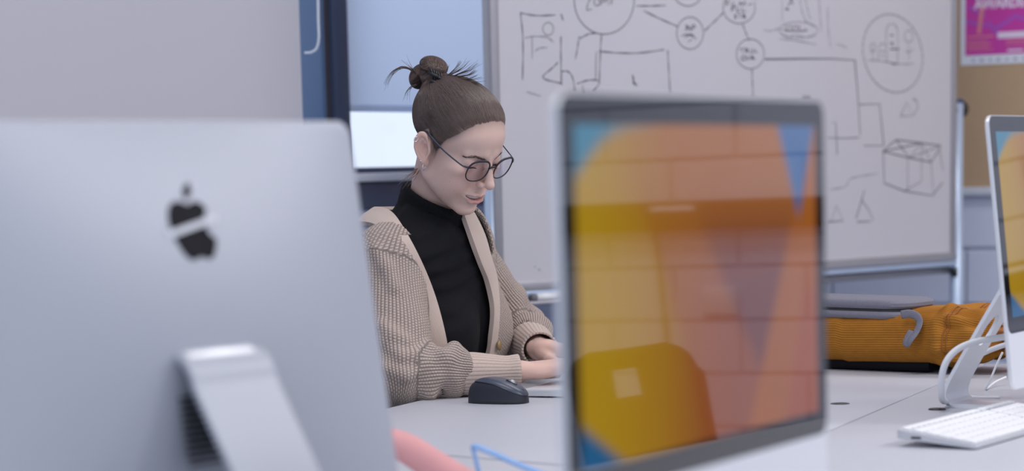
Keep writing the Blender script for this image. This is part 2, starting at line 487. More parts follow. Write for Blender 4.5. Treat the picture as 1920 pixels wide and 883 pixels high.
wbox('board_frame', 0.0, WBL, -0.022, 0.008, _zb - .022, _zb + .002, M_FR, 0.004)
wbox('board_frame', 0.0, WBL, -0.022, 0.008, WBT, WBT + .02, M_FR, 0.004)
# posts
pr = WBL + 0.040
zt = float(on_plane(1800, 192, WBA, wn)[2])
pv = []
for a_ in (pr, -0.012):
    adopt(tube('post', [wbp(a_, -0.012, 0.10), wbp(a_, -0.012, 0.5), wbp(a_, -0.012, zt)], 0.018, M_POST, None, 16), wb)
    adopt(tube('post_cap', [wbp(a_, -0.012, zt), wbp(a_, -0.012, zt + .006), wbp(a_, -0.012, zt + .010)], [0.0195, 0.0195, 0.014], mat('blue_cap', (0.03, 0.06, 0.16), 0.4) if a_ == pr else MATS['blue_cap'], None, 16), wb)
    adopt(box('foot', wbp(a_, -0.03, 0.085), (0.05, 0.55, 0.04), M_POST, None, rot=RW, bevel=0.008), wb)
    for s_ in (-1, 1):
        adopt(lathe('caster', [(0.012, -.012), (0.028, -.010), (0.028, .010), (0.012, .012)], M_BLACK, None, 16, tuple(wbp(a_, -0.03 + s_ * 0.24, 0.033))), wb).rotation_euler
hk = tube('hook', spline([wbp(pr - .014, -.03, zt + .005), wbp(pr - .016, -.03, zt + .018), wbp(pr - .010, -.025, zt + .026), wbp(pr - .016, -.02, zt + .034), wbp(pr - .010, -.02, zt + .040)], 16), 0.0035, M_STEEL, None, 6); adopt(hk, wb)
kn = wbp(pr + .026, -.03, zt - .018)
adopt(tube('pivot_knob', [kn, kn + wd * .006, kn + wd * .020, kn + wd * .024], [0.016, 0.024, 0.024, 0.018], M_BLACK, None, 20), wb)
adopt(tube('clamp_bolt', [wbp(pr - .012, -.012, zt - .022), wbp(pr - .012, 0.0, zt - .022)], 0.006, M_BLACK, None, 10), wb)
adopt(tube('clamp_bolt', [wbp(pr - .012, -.012, _zb - .055), wbp(pr - .012, 0.002, _zb - .055)], 0.013, M_BLACK, None, 12), wb)
adopt(tube('clamp_bolt', [wbp(pr - .024, -.012, _zb - .010), wbp(pr - .024, 0.002, _zb - .010)], 0.008, M_FRAME, None, 12), wb)
# lower rails and pen tray
adopt(tube('cross_rail', [wbp(-.07, -.03, _zb - .047), wbp(.6, -.03, _zb - .047), wbp(pr + .02, -.03, _zb - .047)], 0.012, M_FR, None, 12), wb)
wbox('tray_rail', -.05, pr - .02, -0.02, 0.004, _zb - .036, _zb - .022, M_POST, 0.003)
wbox('pen_tray', 0.02, 0.9, 0.0, 0.05, _zb - .052, _zb - .044, M_FR, 0.003)
mk = empty('board_marker', wbp(.12, .02, _zb - .037)); tag(mk, 'white whiteboard marker lying on the pen tray', 'marker')
adopt(tube('barrel', [wbp(.085, .025, _zb - .036), wbp(.12, .025, _zb - .036), wbp(.175, .025, _zb - .036)], 0.0085, M_WHITEP, None, 12), mk)
adopt(tube('cap', [wbp(.07, .025, _zb - .036), wbp(.083, .025, _zb - .036)], 0.009, M_INK, None, 12), mk)
# marker strokes: thin ribbons lying on the enamel, grouped by drawing
def strokes(label, polys, width=0.0045, m=None, smooth=True):
    dr_e = empty('marker_drawing', wb.location)
    dr_e['label'] = label
    for pl_ in polys:
        V, F = [], []
        q = np.array([on_plane(x, y, WBA + wn * 0.0006, wn) for x, y in pl_])
        if smooth and len(q) > 2: q = spline(q, max(8, len(q) * 6))
        t = np.gradient(q, axis=0); t /= np.linalg.norm(t, axis=1, keepdims=True) + 1e-9
        n_ = np.cross(t, wn)
        w_ = width * 0.8 * (0.85 + 0.3 * np.sin(np.arange(len(q)) * 0.9 + q[0][0] * 50))[:, None] * 0.5
        b0 = len(V)
        for i in range(len(q)):
            V.append(q[i] + n_[i] * w_[i]); V.append(q[i] - n_[i] * w_[i])
            if i: F.append((b0 + 2 * i - 2, b0 + 2 * i - 1, b0 + 2 * i + 1, b0 + 2 * i))
        adopt(mesh_obj('marker_stroke', V, F, m or M_INK), dr_e)
    return adopt(dr_e, wb)
def oval(cx, cy, rx, ry, a0=0, a1=360, n=26, rot=0.0):
    c, s = math.cos(rot), math.sin(rot)
    return [(cx + rx * math.cos(a) * c - ry * math.sin(a) * s, cy + rx * math.cos(a) * s + ry * math.sin(a) * c) for a in np.radians(np.linspace(a0, a1, n))]
L_ = lambda *a: list(zip(a[::2], a[1::2]))
strokes('figure in a tall box', [L_(976, 24, 980, 60, 981, 100, 980, 150), L_(976, 24, 1005, 29, 1042, 28), L_(1052, 26, 1056, 38), L_(1052, 68, 1052, 110, 1053, 160)], m=M_INK)
strokes('small figure', [oval(1028, 54, 10, 12), L_(984, 71, 1002, 68, 1026, 70, 1038, 79), L_(998, 70, 998, 110), L_(1003, 96, 1012, 90, 1026, 89), L_(988, 172, 1014, 180)], m=M_INKF)
strokes('large circle', [oval(1133, 0, 56, 64, -30, 215, 40)], m=M_INK, width=.004)
strokes('word in the large circle', [L_(1100, 19, 1103, 5, 1108, -2), L_(1100, 19, 1110, 17), L_(1116, 10, 1114, 0, 1122, -4, 1124, 8, 1116, 11), L_(1127, 10, 1129, -4, 1133, 4, 1139, -4, 1141, 9), L_(1146, 4, 1148, -2, 1146, 8)], m=M_INK, width=.004)
strokes('branch below the large circle', [L_(1128, 64, 1126, 96, 1124, 150), L_(1118, 62, 1103, 64, 1088, 72), L_(1086, 68, 1083, 90, 1079, 111), L_(1118, 97, 1117, 150), L_(1122, 96, 1160, 99, 1200, 99, 1245, 93), L_(1252, 94, 1254, 130, 1257, 176)], m=M_INK)
strokes('loops and arc', [L_(1046, 117, 1035, 128, 1019, 142, 1024, 149, 1052, 156), L_(1052, 134, 1065, 134, 1074, 146, 1078, 172), L_(1082, 157, 1100, 151, 1118, 150, 1124, 156, 1112, 172), L_(1095, 176, 1092, 160)], m=M_INK)
strokes('black tick', [L_(1186, 140, 1188, 150, 1188, 158), L_(1188, 152, 1191, 158), L_(1188, 156, 1195, 160)], m=M_INKD, width=.006)
strokes('connector to the small circles', [L_(1193, 11, 1220, 11, 1248, 10), L_(1207, 20, 1240, 36, 1272, 50), L_(1321, 58, 1340, 40, 1356, 24), L_(1392, 44, 1398, 60, 1405, 76), L_(1410, 128, 1411, 155, 1412, 182)], m=M_INK)
strokes('three small circles', [oval(1294, 62, 25, 30), oval(1386, 14, 30, 30, -20, 215), oval(1407, 101, 26, 28), oval(1290, -14, 26, 25, 20, 160)], m=M_INK, width=.0035)
def scrib(x, y, w, h, n, seed):
    rr = random.Random(seed)
    return [[(x + w * i / n + rr.uniform(-1, 1), y + (h if (i + j) % 2 else 0) + rr.uniform(-1.5, 1.5)) for j in range(3)] for i in range(n)]
strokes('words in the small circles',
    [L_(1284, 58, 1288, 50, 1285, 46), L_(1289, 58, 1289, 48, 1295, 57, 1295, 47), L_(1299, 57, 1299, 47, 1304, 49, 1300, 53), L_(1278, 67, 1290, 64, 1302, 66), L_(1284, 71, 1294, 66, 1306, 73), L_(1290, 78, 1298, 74)]
    + [L_(1362, 12, 1362, 2, 1368, 2), L_(1362, 7, 1367, 7), L_(1372, 12, 1372, 4), L_(1376, 3, 1376, 12, 1382, 11), L_(1386, 12, 1388, 3, 1392, 10, 1396, 3, 1398, 11), L_(1403, 9, 1410, 7)]
    + [L_(1372, 22, 1372, 14, 1378, 14), L_(1372, 18, 1377, 18), L_(1382, 14, 1382, 22, 1387, 22), L_(1383, 18, 1387, 17), L_(1392, 14, 1392, 22, 1398, 21)]
    + [L_(1382, 27, 1377, 29, 1381, 33, 1376, 35), L_(1384, 27, 1390, 27), L_(1387, 27, 1387, 35), L_(1393, 35, 1393, 27, 1398, 30, 1394, 31, 1399, 35)]
    + [L_(1386, 92, 1396, 90), L_(1391, 91, 1392, 99), L_(1398, 99, 1398, 91, 1403, 93, 1399, 95, 1404, 99), L_(1407, 92, 1408, 99, 1412, 98, 1412, 91), L_(1416, 92, 1416, 98, 1420, 97)]
    + [L_(1392, 105, 1390, 111, 1397, 112, 1397, 105, 1392, 105), L_(1400, 105, 1402, 112, 1406, 105), L_(1408, 112, 1409, 105, 1414, 108, 1409, 109, 1416, 112)], m=M_INKD, width=.0032)
strokes('sketch with a caption', [oval(1497, 56, 36, 15, 0, 360), L_(1433, 56, 1445, 58, 1460, 54, 1480, 58), L_(1500, 0, 1504, 20, 1512, 40, 1528, 50), L_(1510, -2, 1515, 20, 1520, 36), L_(1536, -5, 1538, 30, 1540, 60), L_(1466, 0, 1467, 40), L_(1461, 73, 1490, 76, 1530, 83), L_(1552, 12, 1553, 50, 1557, 88), L_(1568, 82, 1588, 89), L_(1464, 64, 1480, 70, 1490, 65, 1512, 70, 1530, 66)], m=M_INKF, width=.0038)
strokes('dark caption words', [L_(1472, 16, 1478, 18, 1476, 14), L_(1478, 10, 1482, 4, 1486, -2, 1480, -2), L_(1484, 4, 1488, 8)] + [[(1472 + 5 * i, 47 + 4 * (i % 2)), (1475 + 5 * i, 52 - 3 * (i % 2))] for i in range(6)] + [[(1472 + 6 * i, 59), (1475 + 6 * i, 55 + 2 * (i % 2)), (1477 + 6 * i, 59)] for i in range(7)], m=M_INKD, width=.004)
strokes('city scene in a pear shaped ring', [oval(1674, 100, 55, 74, 0, 360, 40, -.22)], m=M_INKF, width=.006)
strokes('little buildings and person', [L_(1663, 118, 1663, 52, 1682, 53, 1683, 118), L_(1646, 116, 1650, 84, 1662, 84), L_(1650, 96, 1660, 96), L_(1652, 105, 1658, 105), L_(1626, 113, 1650, 114, 1690, 120, 1714, 119), oval(1704, 68, 8, 11), L_(1704, 84, 1704, 114), L_(1697, 94, 1704, 98, 1713, 92), oval(1637, 88, 5, 6), L_(1636, 94, 1636, 112), L_(1631, 97, 1641, 97)], m=M_INKF, width=.0042)
strokes('dark windows of the little tower', [L_(1669, 81, 1675, 84, 1672, 78), L_(1669, 92, 1686, 92), L_(1672, 120, 1684, 120), L_(1669, 66, 1675, 66)], m=M_INKD, width=.0035)
strokes('long connector to the right', [L_(1434, 111, 1500, 110, 1560, 110, 1603, 113), L_(1603, 112, 1607, 160, 1610, 200, 1613, 253)], m=M_INK, width=.0055, smooth=False)
strokes('flag shape', [L_(1611, 196, 1630, 195, 1649, 195), L_(1649, 195, 1653, 230, 1657, 273), L_(1620, 273, 1657, 273), L_(1552, 258, 1580, 259, 1610, 258), L_(1560, 230, 1567, 229, 1570, 290)], m=M_INK, width=.0042, smooth=False)
strokes('equals mark', [L_(1504, 180, 1520, 181), L_(1504, 185, 1520, 185)], m=M_INK, width=.003)
strokes('small triangle with arrow', [L_(1689, 217, 1700, 192, 1712, 217, 1688, 218), L_(1712, 217, 1722, 200, 1718, 188, 1712, 185)], m=M_INK, width=.004, smooth=False)
strokes('transparent house sketch', [L_(1655, 284, 1680, 262, 1728, 268, 1764, 273), L_(1655, 284, 1705, 296, 1746, 304, 1764, 275), L_(1680, 262, 1705, 296, 1728, 268, 1746, 304), L_(1655, 284, 1728, 268), L_(1705, 296, 1764, 273), L_(1656, 284, 1658, 343, 1695, 358, 1750, 367, 1746, 304), L_(1695, 358, 1728, 340, 1728, 270), L_(1702, 296, 1702, 356), L_(1762, 282, 1768, 320), L_(1750, 364, 1768, 342)], m=M_INK, width=.0042, smooth=False)
strokes('stepped line', [L_(1556, 355, 1585, 350, 1593, 336, 1615, 330, 1646, 325)], m=M_INKF, width=.004)
strokes('row of small triangles', [L_(1605, 410, 1621, 357), L_(1615, 374, 1628, 392, 1638, 413), L_(1607, 416, 1633, 415), L_(1558, 416, 1568, 385, 1581, 414, 1552, 416)], m=M_INK, width=.0045, smooth=False)
strokes('specks', [L_(1009, 505, 1013, 507), L_(1002, 500, 1004, 501)], m=M_INK, width=.005, smooth=False)
# ------------------------------------------------------------------ desks
DU, DV = np.array([0.378, 0.926]), np.array([0.926, -0.378])
DA = np.array([-0.1958, 3.9503])                 # a point of the woman's desk edge
DZ = 0.73
def dpt(u, v):
    return DA + DU * u + DV * v
DEP = 0.79
VB = 1.80
s2a, s2b = G(847, 854)[:2], G(1061, 872)[:2]
def line_u_at_v(v):                              # where the cross joint meets the line at offset v
    a = np.array([np.dot(s2a - DA, DU), np.dot(s2a - DA, DV)]); b = np.array([np.dot(s2b - DA, DU), np.dot(s2b - DA, DV)])
    return a[0] + (b[0] - a[0]) * (v - a[1]) / (b[1] - a[1])
def desk(name, poly, legs, label, grommets=()):
    c = np.mean(np.array(poly), axis=0)
    e = empty(name, (c[0], c[1], 0)); tag(e, label, 'desk', 'white laminate desks')
    adopt(prism('desk_top', poly, DZ - 0.026, DZ, M_DESK, None, 0.002), e)
    cen = np.array(poly).mean(0)
    inner = [(np.array(q) * 0.985 + cen * 0.015) for q in poly]
    for q in legs:
        adopt(tube('leg', [(q[0], q[1], 0.0), (q[0], q[1], 0.3), (q[0], q[1], DZ - .026)], 0.025, M_STEEL, None, 12), e)
    for g in grommets:
        adopt(lathe('grommet', [(0.0075, .0005), (0.0085, .002), (0.0125, .002), (0.014, .0002)], M_BLACK, None, 24, (g[0], g[1], DZ)), e)
    return e
g = 0.0012
UEND = 0.95
va, vb = g, DEP - g
polyW = [dpt(line_u_at_v(0) + .006, 0), dpt(line_u_at_v(vb) + .006, vb), dpt(UEND, vb), dpt(UEND, 0)]
desk('desk', polyW, [dpt(-.3, .1), dpt(-.6, .7), dpt(.85, .1), dpt(.85, .7)], 'white speckled laminate desk the woman works at')
polyN = [dpt(-3.0, 0), dpt(-3.0, vb), dpt(line_u_at_v(vb) - .006, vb), dpt(line_u_at_v(0) - .006, 0)]
desk('desk', polyN, [dpt(-2.9, .1), dpt(-2.9, .7), dpt(-.8, .1), dpt(-1.0, .7)], 'white laminate desk carrying the monitor seen from behind')
URS = -1.9
polyR = [dpt(-1.25, DEP + g), dpt(-1.25, VB), dpt(UEND, VB), dpt(UEND, DEP + g)]
g1, g2 = G(1575, 757)[:2], G(1757, 768)[:2]
desk('desk', polyR, [dpt(-1.15, DEP + .1), dpt(-1.15, VB - .1), dpt(.85, DEP + .1), dpt(.85, VB - .1)], 'white laminate desk with keyboard and side-on monitor on the right', (g2,))
polyQ = [dpt(-3.0, DEP + g), dpt(-3.0, VB), dpt(-1.25 - g, VB), dpt(-1.25 - g, DEP + g)]
desk('desk', polyQ, [dpt(-2.9, DEP + .1), dpt(-2.9, VB - .1), dpt(-1.35, DEP + .1), dpt(-1.35, VB - .1)], 'white laminate desk under the big orange screen')
gr = empty('cable_grommet', (g1[0], g1[1], DZ)); tag(gr, 'black ring grommet set in the desk near the mustard bag', 'grommet')
adopt(lathe('ring', [(0.0105, .0002), (0.0110, .0010), (0.0140, .0010), (0.0155, .0001)], mat('dark_grommet', (0.05, 0.055, 0.07), 0.35), None, 28, (g1[0], g1[1], DZ)), gr)
adopt(lathe('insert', [(0.001, .0008), (0.0102, .0008), (0.0104, .0003)], M_BLACK, None, 24, (g1[0], g1[1], DZ)), gr)

# ------------------------------------------------------------------ all-in-one computers
IW, IH, IBOT = 0.530, 0.395, 0.0475
CHIN = 0.080
def wall_colours(U, V):
    """abstract petal wallpaper: U right 0..1, V up 0..1 -> linear rgb"""
    def s(a, b, x): 
        t = np.clip((x - a) / (b - a), 0, 1); return t * t * (3 - 2 * t)
    S = lambda r, g_, b: np.array(srgb(r, g_, b)[:3])
    out = np.zeros(U.shape + (3,)) + S(194, 122, 44)
    def mixc(m, c):
        nonlocal out
        out = out * (1 - m[..., None]) + c * m[..., None]
    mixc(s(.55, .0, U) * .95, S(222, 176, 14))                       # yellow left side
    mixc(s(.45, 1.0, V) * s(.0, .45, U) * .8, S(206, 124, 40))       # orange upper middle
    mixc(s(.30, .62, U) * s(.95, .35, V) * .75, S(168, 84, 62))      # rose core
    # petals: bands between slanted edges running down to the right
    e1 = .10 + (1 - V) * .36 + .05 * np.sin(V * 3)
    mixc(s(e1 - .015, e1 + .03, U) * s(e1 + .30, e1 + .05, U) * s(.95, .5, V) * .45, S(186, 92, 36))
    e2 = .30 + (1 - V) * .50
    mixc(s(e2 - .02, e2 + .05, U) * s(1.05, .8, U) * s(.80, .45, V) * .7, S(122, 64, 74))
    e3 = .98 - (1 - V) * .32
    mixc(s(e3 - .012, e3 + .02, U) * s(1.0, .72, V) * .8, S(206, 118, 30))
    e4 = 1.05 - (1 - V) * .22
    mixc(s(e4 - .012, e4 + .03, U) * s(.62, .3, V) * .8, S(190, 92, 56))
    # blue corners
    d = U * .9 + (1 - V) * 1.3 + .05 * np.sin(U * 14)
    mixc(s(.25, .15, d), S(70, 158, 196))
    w = np.abs(U - .905 - (1 - V) * .03) - .088 * np.clip(1 - (1 - V) * 3.2, 0, 1)
    mixc(s(.008, -.008, w) * s(.64, .70, V), S(74, 128, 196))
    d2 = U * .9 + V * 1.0
    mixc(s(.16, .10, d2), S(40, 120, 180))
    return out
M_SCREEN = attr_mat('display', 'picture', 0.03, emit=0.56, spec=0.5, base=False)
M_SCREEN.node_tree.nodes['Principled BSDF'].inputs['Base Color'].default_value = (0.004, 0.004, 0.005, 1)
def apple_outline():
    """fruit silhouette with a bite on the right, unit width about 1"""
    k = [(0.00, .40), (-.12, .455), (-.28, .46), (-.42, .36), (-.50, .16), (-.48, -.08), (-.40, -.30), (-.28, -.47), (-.16, -.52), (-.06, -.49), (.02, -.475), (.10, -.49), (.20, -.52), (.31, -.46), (.41, -.31), (.455, -.19)]
    kb = [(.455, -.19), (.33, -.09), (.285, .05), (.31, .20), (.41, .315)]
    kc = [(.41, .315), (.32, .42), (.18, .455), (.08, .425), (0.0, .40)]
    out = []
    for q in (k, kb, kc):
        out += [tuple(p[:2]) for p in spline(np.array([(a, b, 0) for a, b in q]), len(q) * 4)[:-1]]
    leaf = spline(np.array([(-.02, .50, 0), (.00, .62, 0), (.07, .72, 0), (.19, .785, 0)]), 8)
    leaf2 = spline(np.array([(.19, .785, 0), (.185, .66, 0), (.12, .555, 0), (-.02, .50, 0)]), 8)
    return out, [tuple(p[:2]) for p in np.vstack([leaf[:-1], leaf2[:-1]])]
def back_depth(x, z):
    """depth of the curved back behind the glass at body coordinates (centre origin)"""
    r_ = max(abs(2 * x / IW), abs(2 * z / IH))
    rr = min(1.0, math.sqrt(((2 * x / IW) ** 4 + (2 * z / IH) ** 4) ** 0.5))
    return 0.006 + 0.034 * (1 - rr ** 2.6)
def bulge(x, z):
    return 0.0072 + 0.034 * max(0.0, (1 - abs(2 * x / IW / .985) ** 2.0)) * max(0.0, (1 - abs(2 * z / IH / .985) ** 2.0))
def build_imac(name, loc, rotz, tilt, label, back=True, hole=True, dz_img=True):
    root = empty(name, loc, rotz)
    tag(root, label, 'computer')
    # tilting pivot frame: body coordinates x, y(back), z from body centre
    zc = IBOT + IH / 2
    T = Matrix.Translation((0, 0.03, 0.235)) @ Matrix.Rotation(-tilt, 4, 'X') @ Matrix.Translation((0, -0.03, -0.235)) @ Matrix.Translation((0, 0, zc))
    def put(o):
        o.parent = root
        o.matrix_parent_inverse = Matrix.Identity(4)
        o.matrix_basis = T
        return o
    # shell: front rim plus rings towards the bulged back
    ol0 = round_rect(IW, IH, 0.016, 6)
    ol = []
    for i, q in enumerate(ol0):
        q2 = ol0[(i + 1) % len(ol0)]
        k_ = max(1, int(math.hypot(q2[0] - q[0], q2[1] - q[1]) / 0.02))
        ol += [(q[0] + (q2[0] - q[0]) * j / k_, q[1] + (q2[1] - q[1]) * j / k_) for j in range(k_)]
    n = len(ol)
    V, F = [], []
    rings = [(1.0, -0.0005), (1.0, 0.0045), (0.996, 0.006), (0.985, 0.0072)] + [(s_, None) for s_ in np.linspace(0.965, 0.06, 18)]
    for s_, y in rings:
        for (x, z) in ol:
            # move towards centre keeping the outline squarish at the rim
            xx, zz = x * s_, z * s_
            V.append((xx, y if y is not None else bulge(xx, zz), zz))
    for i in range(len(rings) - 1):
        for j in range(n):
            F.append((i * n + j, i * n + (j + 1) % n, (i + 1) * n + (j + 1) % n, (i + 1) * n + j))
    F.append(tuple((len(rings) - 1) * n + j for j in range(n)))
    F.append(tuple(range(n))[::-1])
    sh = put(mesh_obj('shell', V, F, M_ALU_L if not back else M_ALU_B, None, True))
    sh.data.set_sharp_from_angle(angle=math.radians(40))
    # glass
    gh = IH - CHIN
    gz = IH / 2 - gh / 2
    gl_poly = round_rect(IW - 0.003, gh - 0.002, 0.014, 6, 0, gz)
    bm = bmesh.new()
    a = [bm.verts.new((x, -0.0012, z)) for x, z in gl_poly]
    f_ = bm.faces.new(a)
    ex = bmesh.ops.extrude_face_region(bm, geom=[f_])
    for q in ex['geom']:
        if isinstance(q, bmesh.types.BMVert): q.co.y = 0.0005
    glass = put(bm_obj('glass_bezel', bm, M_BLACKGLASS))
    # display picture
    bz = 0.0235
    sw, shh = IW - 2 * bz, gh - 2 * bz
    NX, NZ = 150, 90
    uu, vv = np.meshgrid(np.linspace(0, 1, NX), np.linspace(0, 1, NZ), indexing='ij')
    VV = np.stack([(uu - .5) * sw, np.full_like(uu, -0.0013), gz + (vv - .5) * shh], -1).reshape(-1, 3)
    idx = np.arange(NX * NZ).reshape(NX, NZ)
    FF = np.stack([idx[:-1, :-1], idx[1:, :-1], idx[1:, 1:], idx[:-1, 1:]], -1).reshape(-1, 4)
    ds = put(mesh_obj('display', VV, FF, M_SCREEN))
    ca = ds.data.color_attributes.new('picture', 'FLOAT_COLOR', 'POINT')
    cc = np.concatenate([wall_colours(uu, vv).reshape(-1, 3), np.ones((NX * NZ, 1))], 1).astype(np.float32)
    ca.data.foreach_set('color', cc.ravel())
    put(lathe('camera_lens', [(0.0004, 0), (0.003, 0.0), (0.0032, -.0002)], mat('lens_dot', (0.03, 0.03, 0.05), 0.1) if 'lens_dot' not in MATS else MATS['lens_dot'], None, 14)).matrix_basis = T @ Matrix.Translation((0, -0.0014, IH / 2 - .0118)) @ Matrix.Rotation(math.pi / 2, 4, 'X')
    # stand: bent sheet, side profile (y, z)
    prof = [(0.030, .220), (0.040, .2235), (0.052, .220), (0.060, .209), (0.068, .190), (0.105, .128), (0.149, .052), (0.160, .028), (0.161, .014), (0.155, .006), (0.140, .003), (0.0, .003), (-.072, .003)]
    mid = spline(np.array([(0, a, b) for a, b in prof]), 60)
    t = np.gradient(mid, axis=0); t /= np.linalg.norm(t, axis=1, keepdims=True)
    nn = np.stack([0 * t[:, 0], -t[:, 2], t[:, 1]], 1)
    th = 0.0055
    SW = 0.053
    bm = bmesh.new()
    outer = mid + nn * th / 2; inner = mid - nn * th / 2
    outer[:, 2] = np.maximum(outer[:, 2], 0.0); inner[:, 2] = np.maximum(inner[:, 2], 0.0)
    loop = np.vstack([outer, inner[::-1]])
    f_ = bm.faces.new([bm.verts.new((-SW, q[1], q[2])) for q in loop])
    ex = bmesh.ops.extrude_face_region(bm, geom=[f_])
    for q in ex['geom']:
        if isinstance(q, bmesh.types.BMVert): q.co.x = SW
    bmesh.ops.recalc_face_normals(bm, faces=bm.faces)
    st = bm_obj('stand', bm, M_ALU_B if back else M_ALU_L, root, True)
    if hole:
        cut = tube('cut', [(0, 0.05, 0.118), (0, 0.2, 0.118)], 0.024, M_ALU_L, None, 28)
        cut.parent = root
        bpy.context.view_layer.update()
        md = st.modifiers.new('b', 'BOOLEAN'); md.object = cut; md.operation = 'DIFFERENCE'; md.solver = 'EXACT'
        bpy.context.view_layer.update()
        me = bpy.data.meshes.new_from_object(st.evaluated_get(bpy.context.evaluated_depsgraph_get()))
        st.modifiers.clear(); st.data = me
        me.shade_smooth(); me.set_sharp_from_angle(angle=math.radians(38))
        bpy.data.objects.remove(cut)
    if back:
        body, leaf = apple_outline()
        LS = 0.056
        for nm, pl_ in (('logo_fruit', body), ('logo_leaf', leaf)):
            bm = bmesh.new()
            vs = []
            for (a, b) in pl_:
                x, z = -a * LS, b * LS + 0.0935           # seen from behind: mirror
                vs.append(bm.verts.new((x, bulge(x, z) + 0.0009, z)))
            f_ = bm.faces.new(vs)
            ex = bmesh.ops.extrude_face_region(bm, geom=[f_])
            for q in ex['geom']:
                if isinstance(q, bmesh.types.BMVert): q.co.y -= 0.004
            o = put(bm_obj(nm, bm, M_LOGO)); o['label'] = 'glossy black fruit logo' if nm == 'logo_fruit' else 'leaf of the black fruit logo'
        o = put(box('pale_strip', (0.002, bulge(0.002, 0.0955) + .0014, 0.0955), (0.066, 0.0016, 0.0062), M_STRIP, None, rot=Matrix.Rotation(math.radians(12), 3, 'Y'))); o['label'] = 'narrow pale strip across the black logo'  # thin pale strip laid slanting across the logo
        for k in range(11):
            o = put(box('vent_slit', (0.0, 0.0395, -0.0600 - k * 0.0060), (0.106, 0.004, 0.0030), M_BLACK, None))
    put(box('hinge_block', (0, 0.036, 0.218 - zc), (0.09, 0.026, 0.018), M_ALU_L, None, bevel=0.006))
    return root
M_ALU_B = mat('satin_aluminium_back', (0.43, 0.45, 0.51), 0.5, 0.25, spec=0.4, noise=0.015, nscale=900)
M_STRIP = mat('pale_strip_finish', (0.74, 0.75, 0.80), 0.5, noise=0.03)
# the big one in the middle: screen towards the right of the camera
pa, pb = P(1047, 172, 1.85), P(1547, 190, 2.3125)
dirm = (pb - pa)[:2] / np.linalg.norm((pb - pa)[:2])
cm = (pa + pb)[:2] / 2
IM_MID = build_imac('desktop_computer', (cm[0], cm[1], DZ), math.atan2(dirm[1], dirm[0]), math.radians(0.6), 'large desktop computer with orange wallpaper in the middle foreground', back=False, hole=False)
# left one seen from behind
dl = np.array([0.62, 0.7846])                     # width direction in the picture, near to far
topc = P(292, 215, 2.262)
nb_ = np.array([dl[1], -dl[0]])                   # normal of its back
tl = math.radians(-8.5)
cl = topc[:2] - nb_ * (0.006 + math.sin(-tl) * -0.21)
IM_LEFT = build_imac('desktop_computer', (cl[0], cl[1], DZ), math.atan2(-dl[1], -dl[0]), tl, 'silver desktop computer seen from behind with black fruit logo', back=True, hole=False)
# right one, side on
dr = np.array([0.50, 0.866])
el = P(1852, 205, 3.50)
nr = np.array([dr[1], -dr[0]])
tr_ = math.radians(6.0)
cr = el[:2] + dr * IW / 2 + nr * math.sin(tr_) * 0.21
IM_RIGHT = build_imac('desktop_computer', (cr[0], cr[1], DZ), math.atan2(dr[1], dr[0]), tr_, 'silver desktop computer side-on at the right edge with white keyboard before it', back=False, hole=True)

# white mains cable looping through the right stand
M_CABLE = mat('white_cable', (0.78, 0.79, 0.83), 0.45, noise=0.02)
cpx = [(1902, 628, 3.76), (1868, 634, 3.74), (1832, 640, 3.72), (1800, 652, 3.70), (1778, 672, 3.69), (1767, 700, 3.69), (1765, 735, 3.70), (1770, 752, 3.74), (1796, 745, 3.84)]
cab = tube('power_cable', spline([P(*q) for q in cpx], 60), 0.0052, M_CABLE, None, 10); tag(cab, 'thick white power cable looping out of the side-on computer stand', 'cable', 'white cables behind the side-on computer')
cpx = [(1892, 644, 3.86), (1860, 655, 3.88), (1835, 668, 3.9), (1815, 690, 3.95)]
cab = tube('power_cable', spline([P(*q) for q in cpx], 40), 0.0042, M_CABLE, None, 10); tag(cab, 'grey white cable crossing behind the side-on computer', 'cable', 'white cables behind the side-on computer')
cpx = [(1880, 660, 4.0), (1868, 685, 4.0), (1857, 712, 4.0), (1849, 729, 4.02), (1866, 716, 4.08), (1886, 707, 4.1)]
cab = tube('usb_cable', spline([P(*q) for q in cpx], 40), 0.0018, M_CABLE, None, 8); tag(cab, 'thin white cable with a sharp bend on the desk behind the keyboard', 'cable', 'white cables behind the side-on computer')
cpx = [G(1800, 757, .733), G(1800, 750, .733), G(1810, 743, .733), G(1838, 745, .733), G(1875, 745, .733)]
cab = tube('usb_cable', spline(cpx, 40), 0.0022, M_CABLE, None, 8); tag(cab, 'thin white keyboard cable curling around the stand foot', 'cable', 'white cables behind the side-on computer')

# ------------------------------------------------------------------ keyboard
kn_ = np.array([0.84, -0.5426]); ku = np.array([0.5426, 0.84])
kc0 = G(1829, 833, 0.738)[:2]
kb = empty('keyboard', (kc0[0], kc0[1], DZ + 0.0005), math.atan2(ku[1], ku[0])); tag(kb, 'slim white keyboard with white keys in front of the side-on computer', 'keyboard')
KW, KD = 0.418, 0.115
def ktop(y): return 0.006 + 0.017 * y / KD
bm = bmesh.new()
ol = round_rect(KW, KD, 0.008, 5, KW / 2, KD / 2)
va_ = [bm.verts.new((x, y, 0.0012 + 0.010 * y / KD)) for x, y in ol]; vb_ = [bm.verts.new((x, y, ktop(y))) for x, y in ol]
bm.faces.new(va_[::-1]); bm.faces.new(vb_)
for j in range(len(ol)):
    bm.faces.new((va_[j], va_[(j + 1) % len(ol)], vb_[(j + 1) % len(ol)], vb_[j]))
bm_obj('case', bm, M_ALU, kb)
slope = math.atan2(0.017, KD)
kmesh = {}
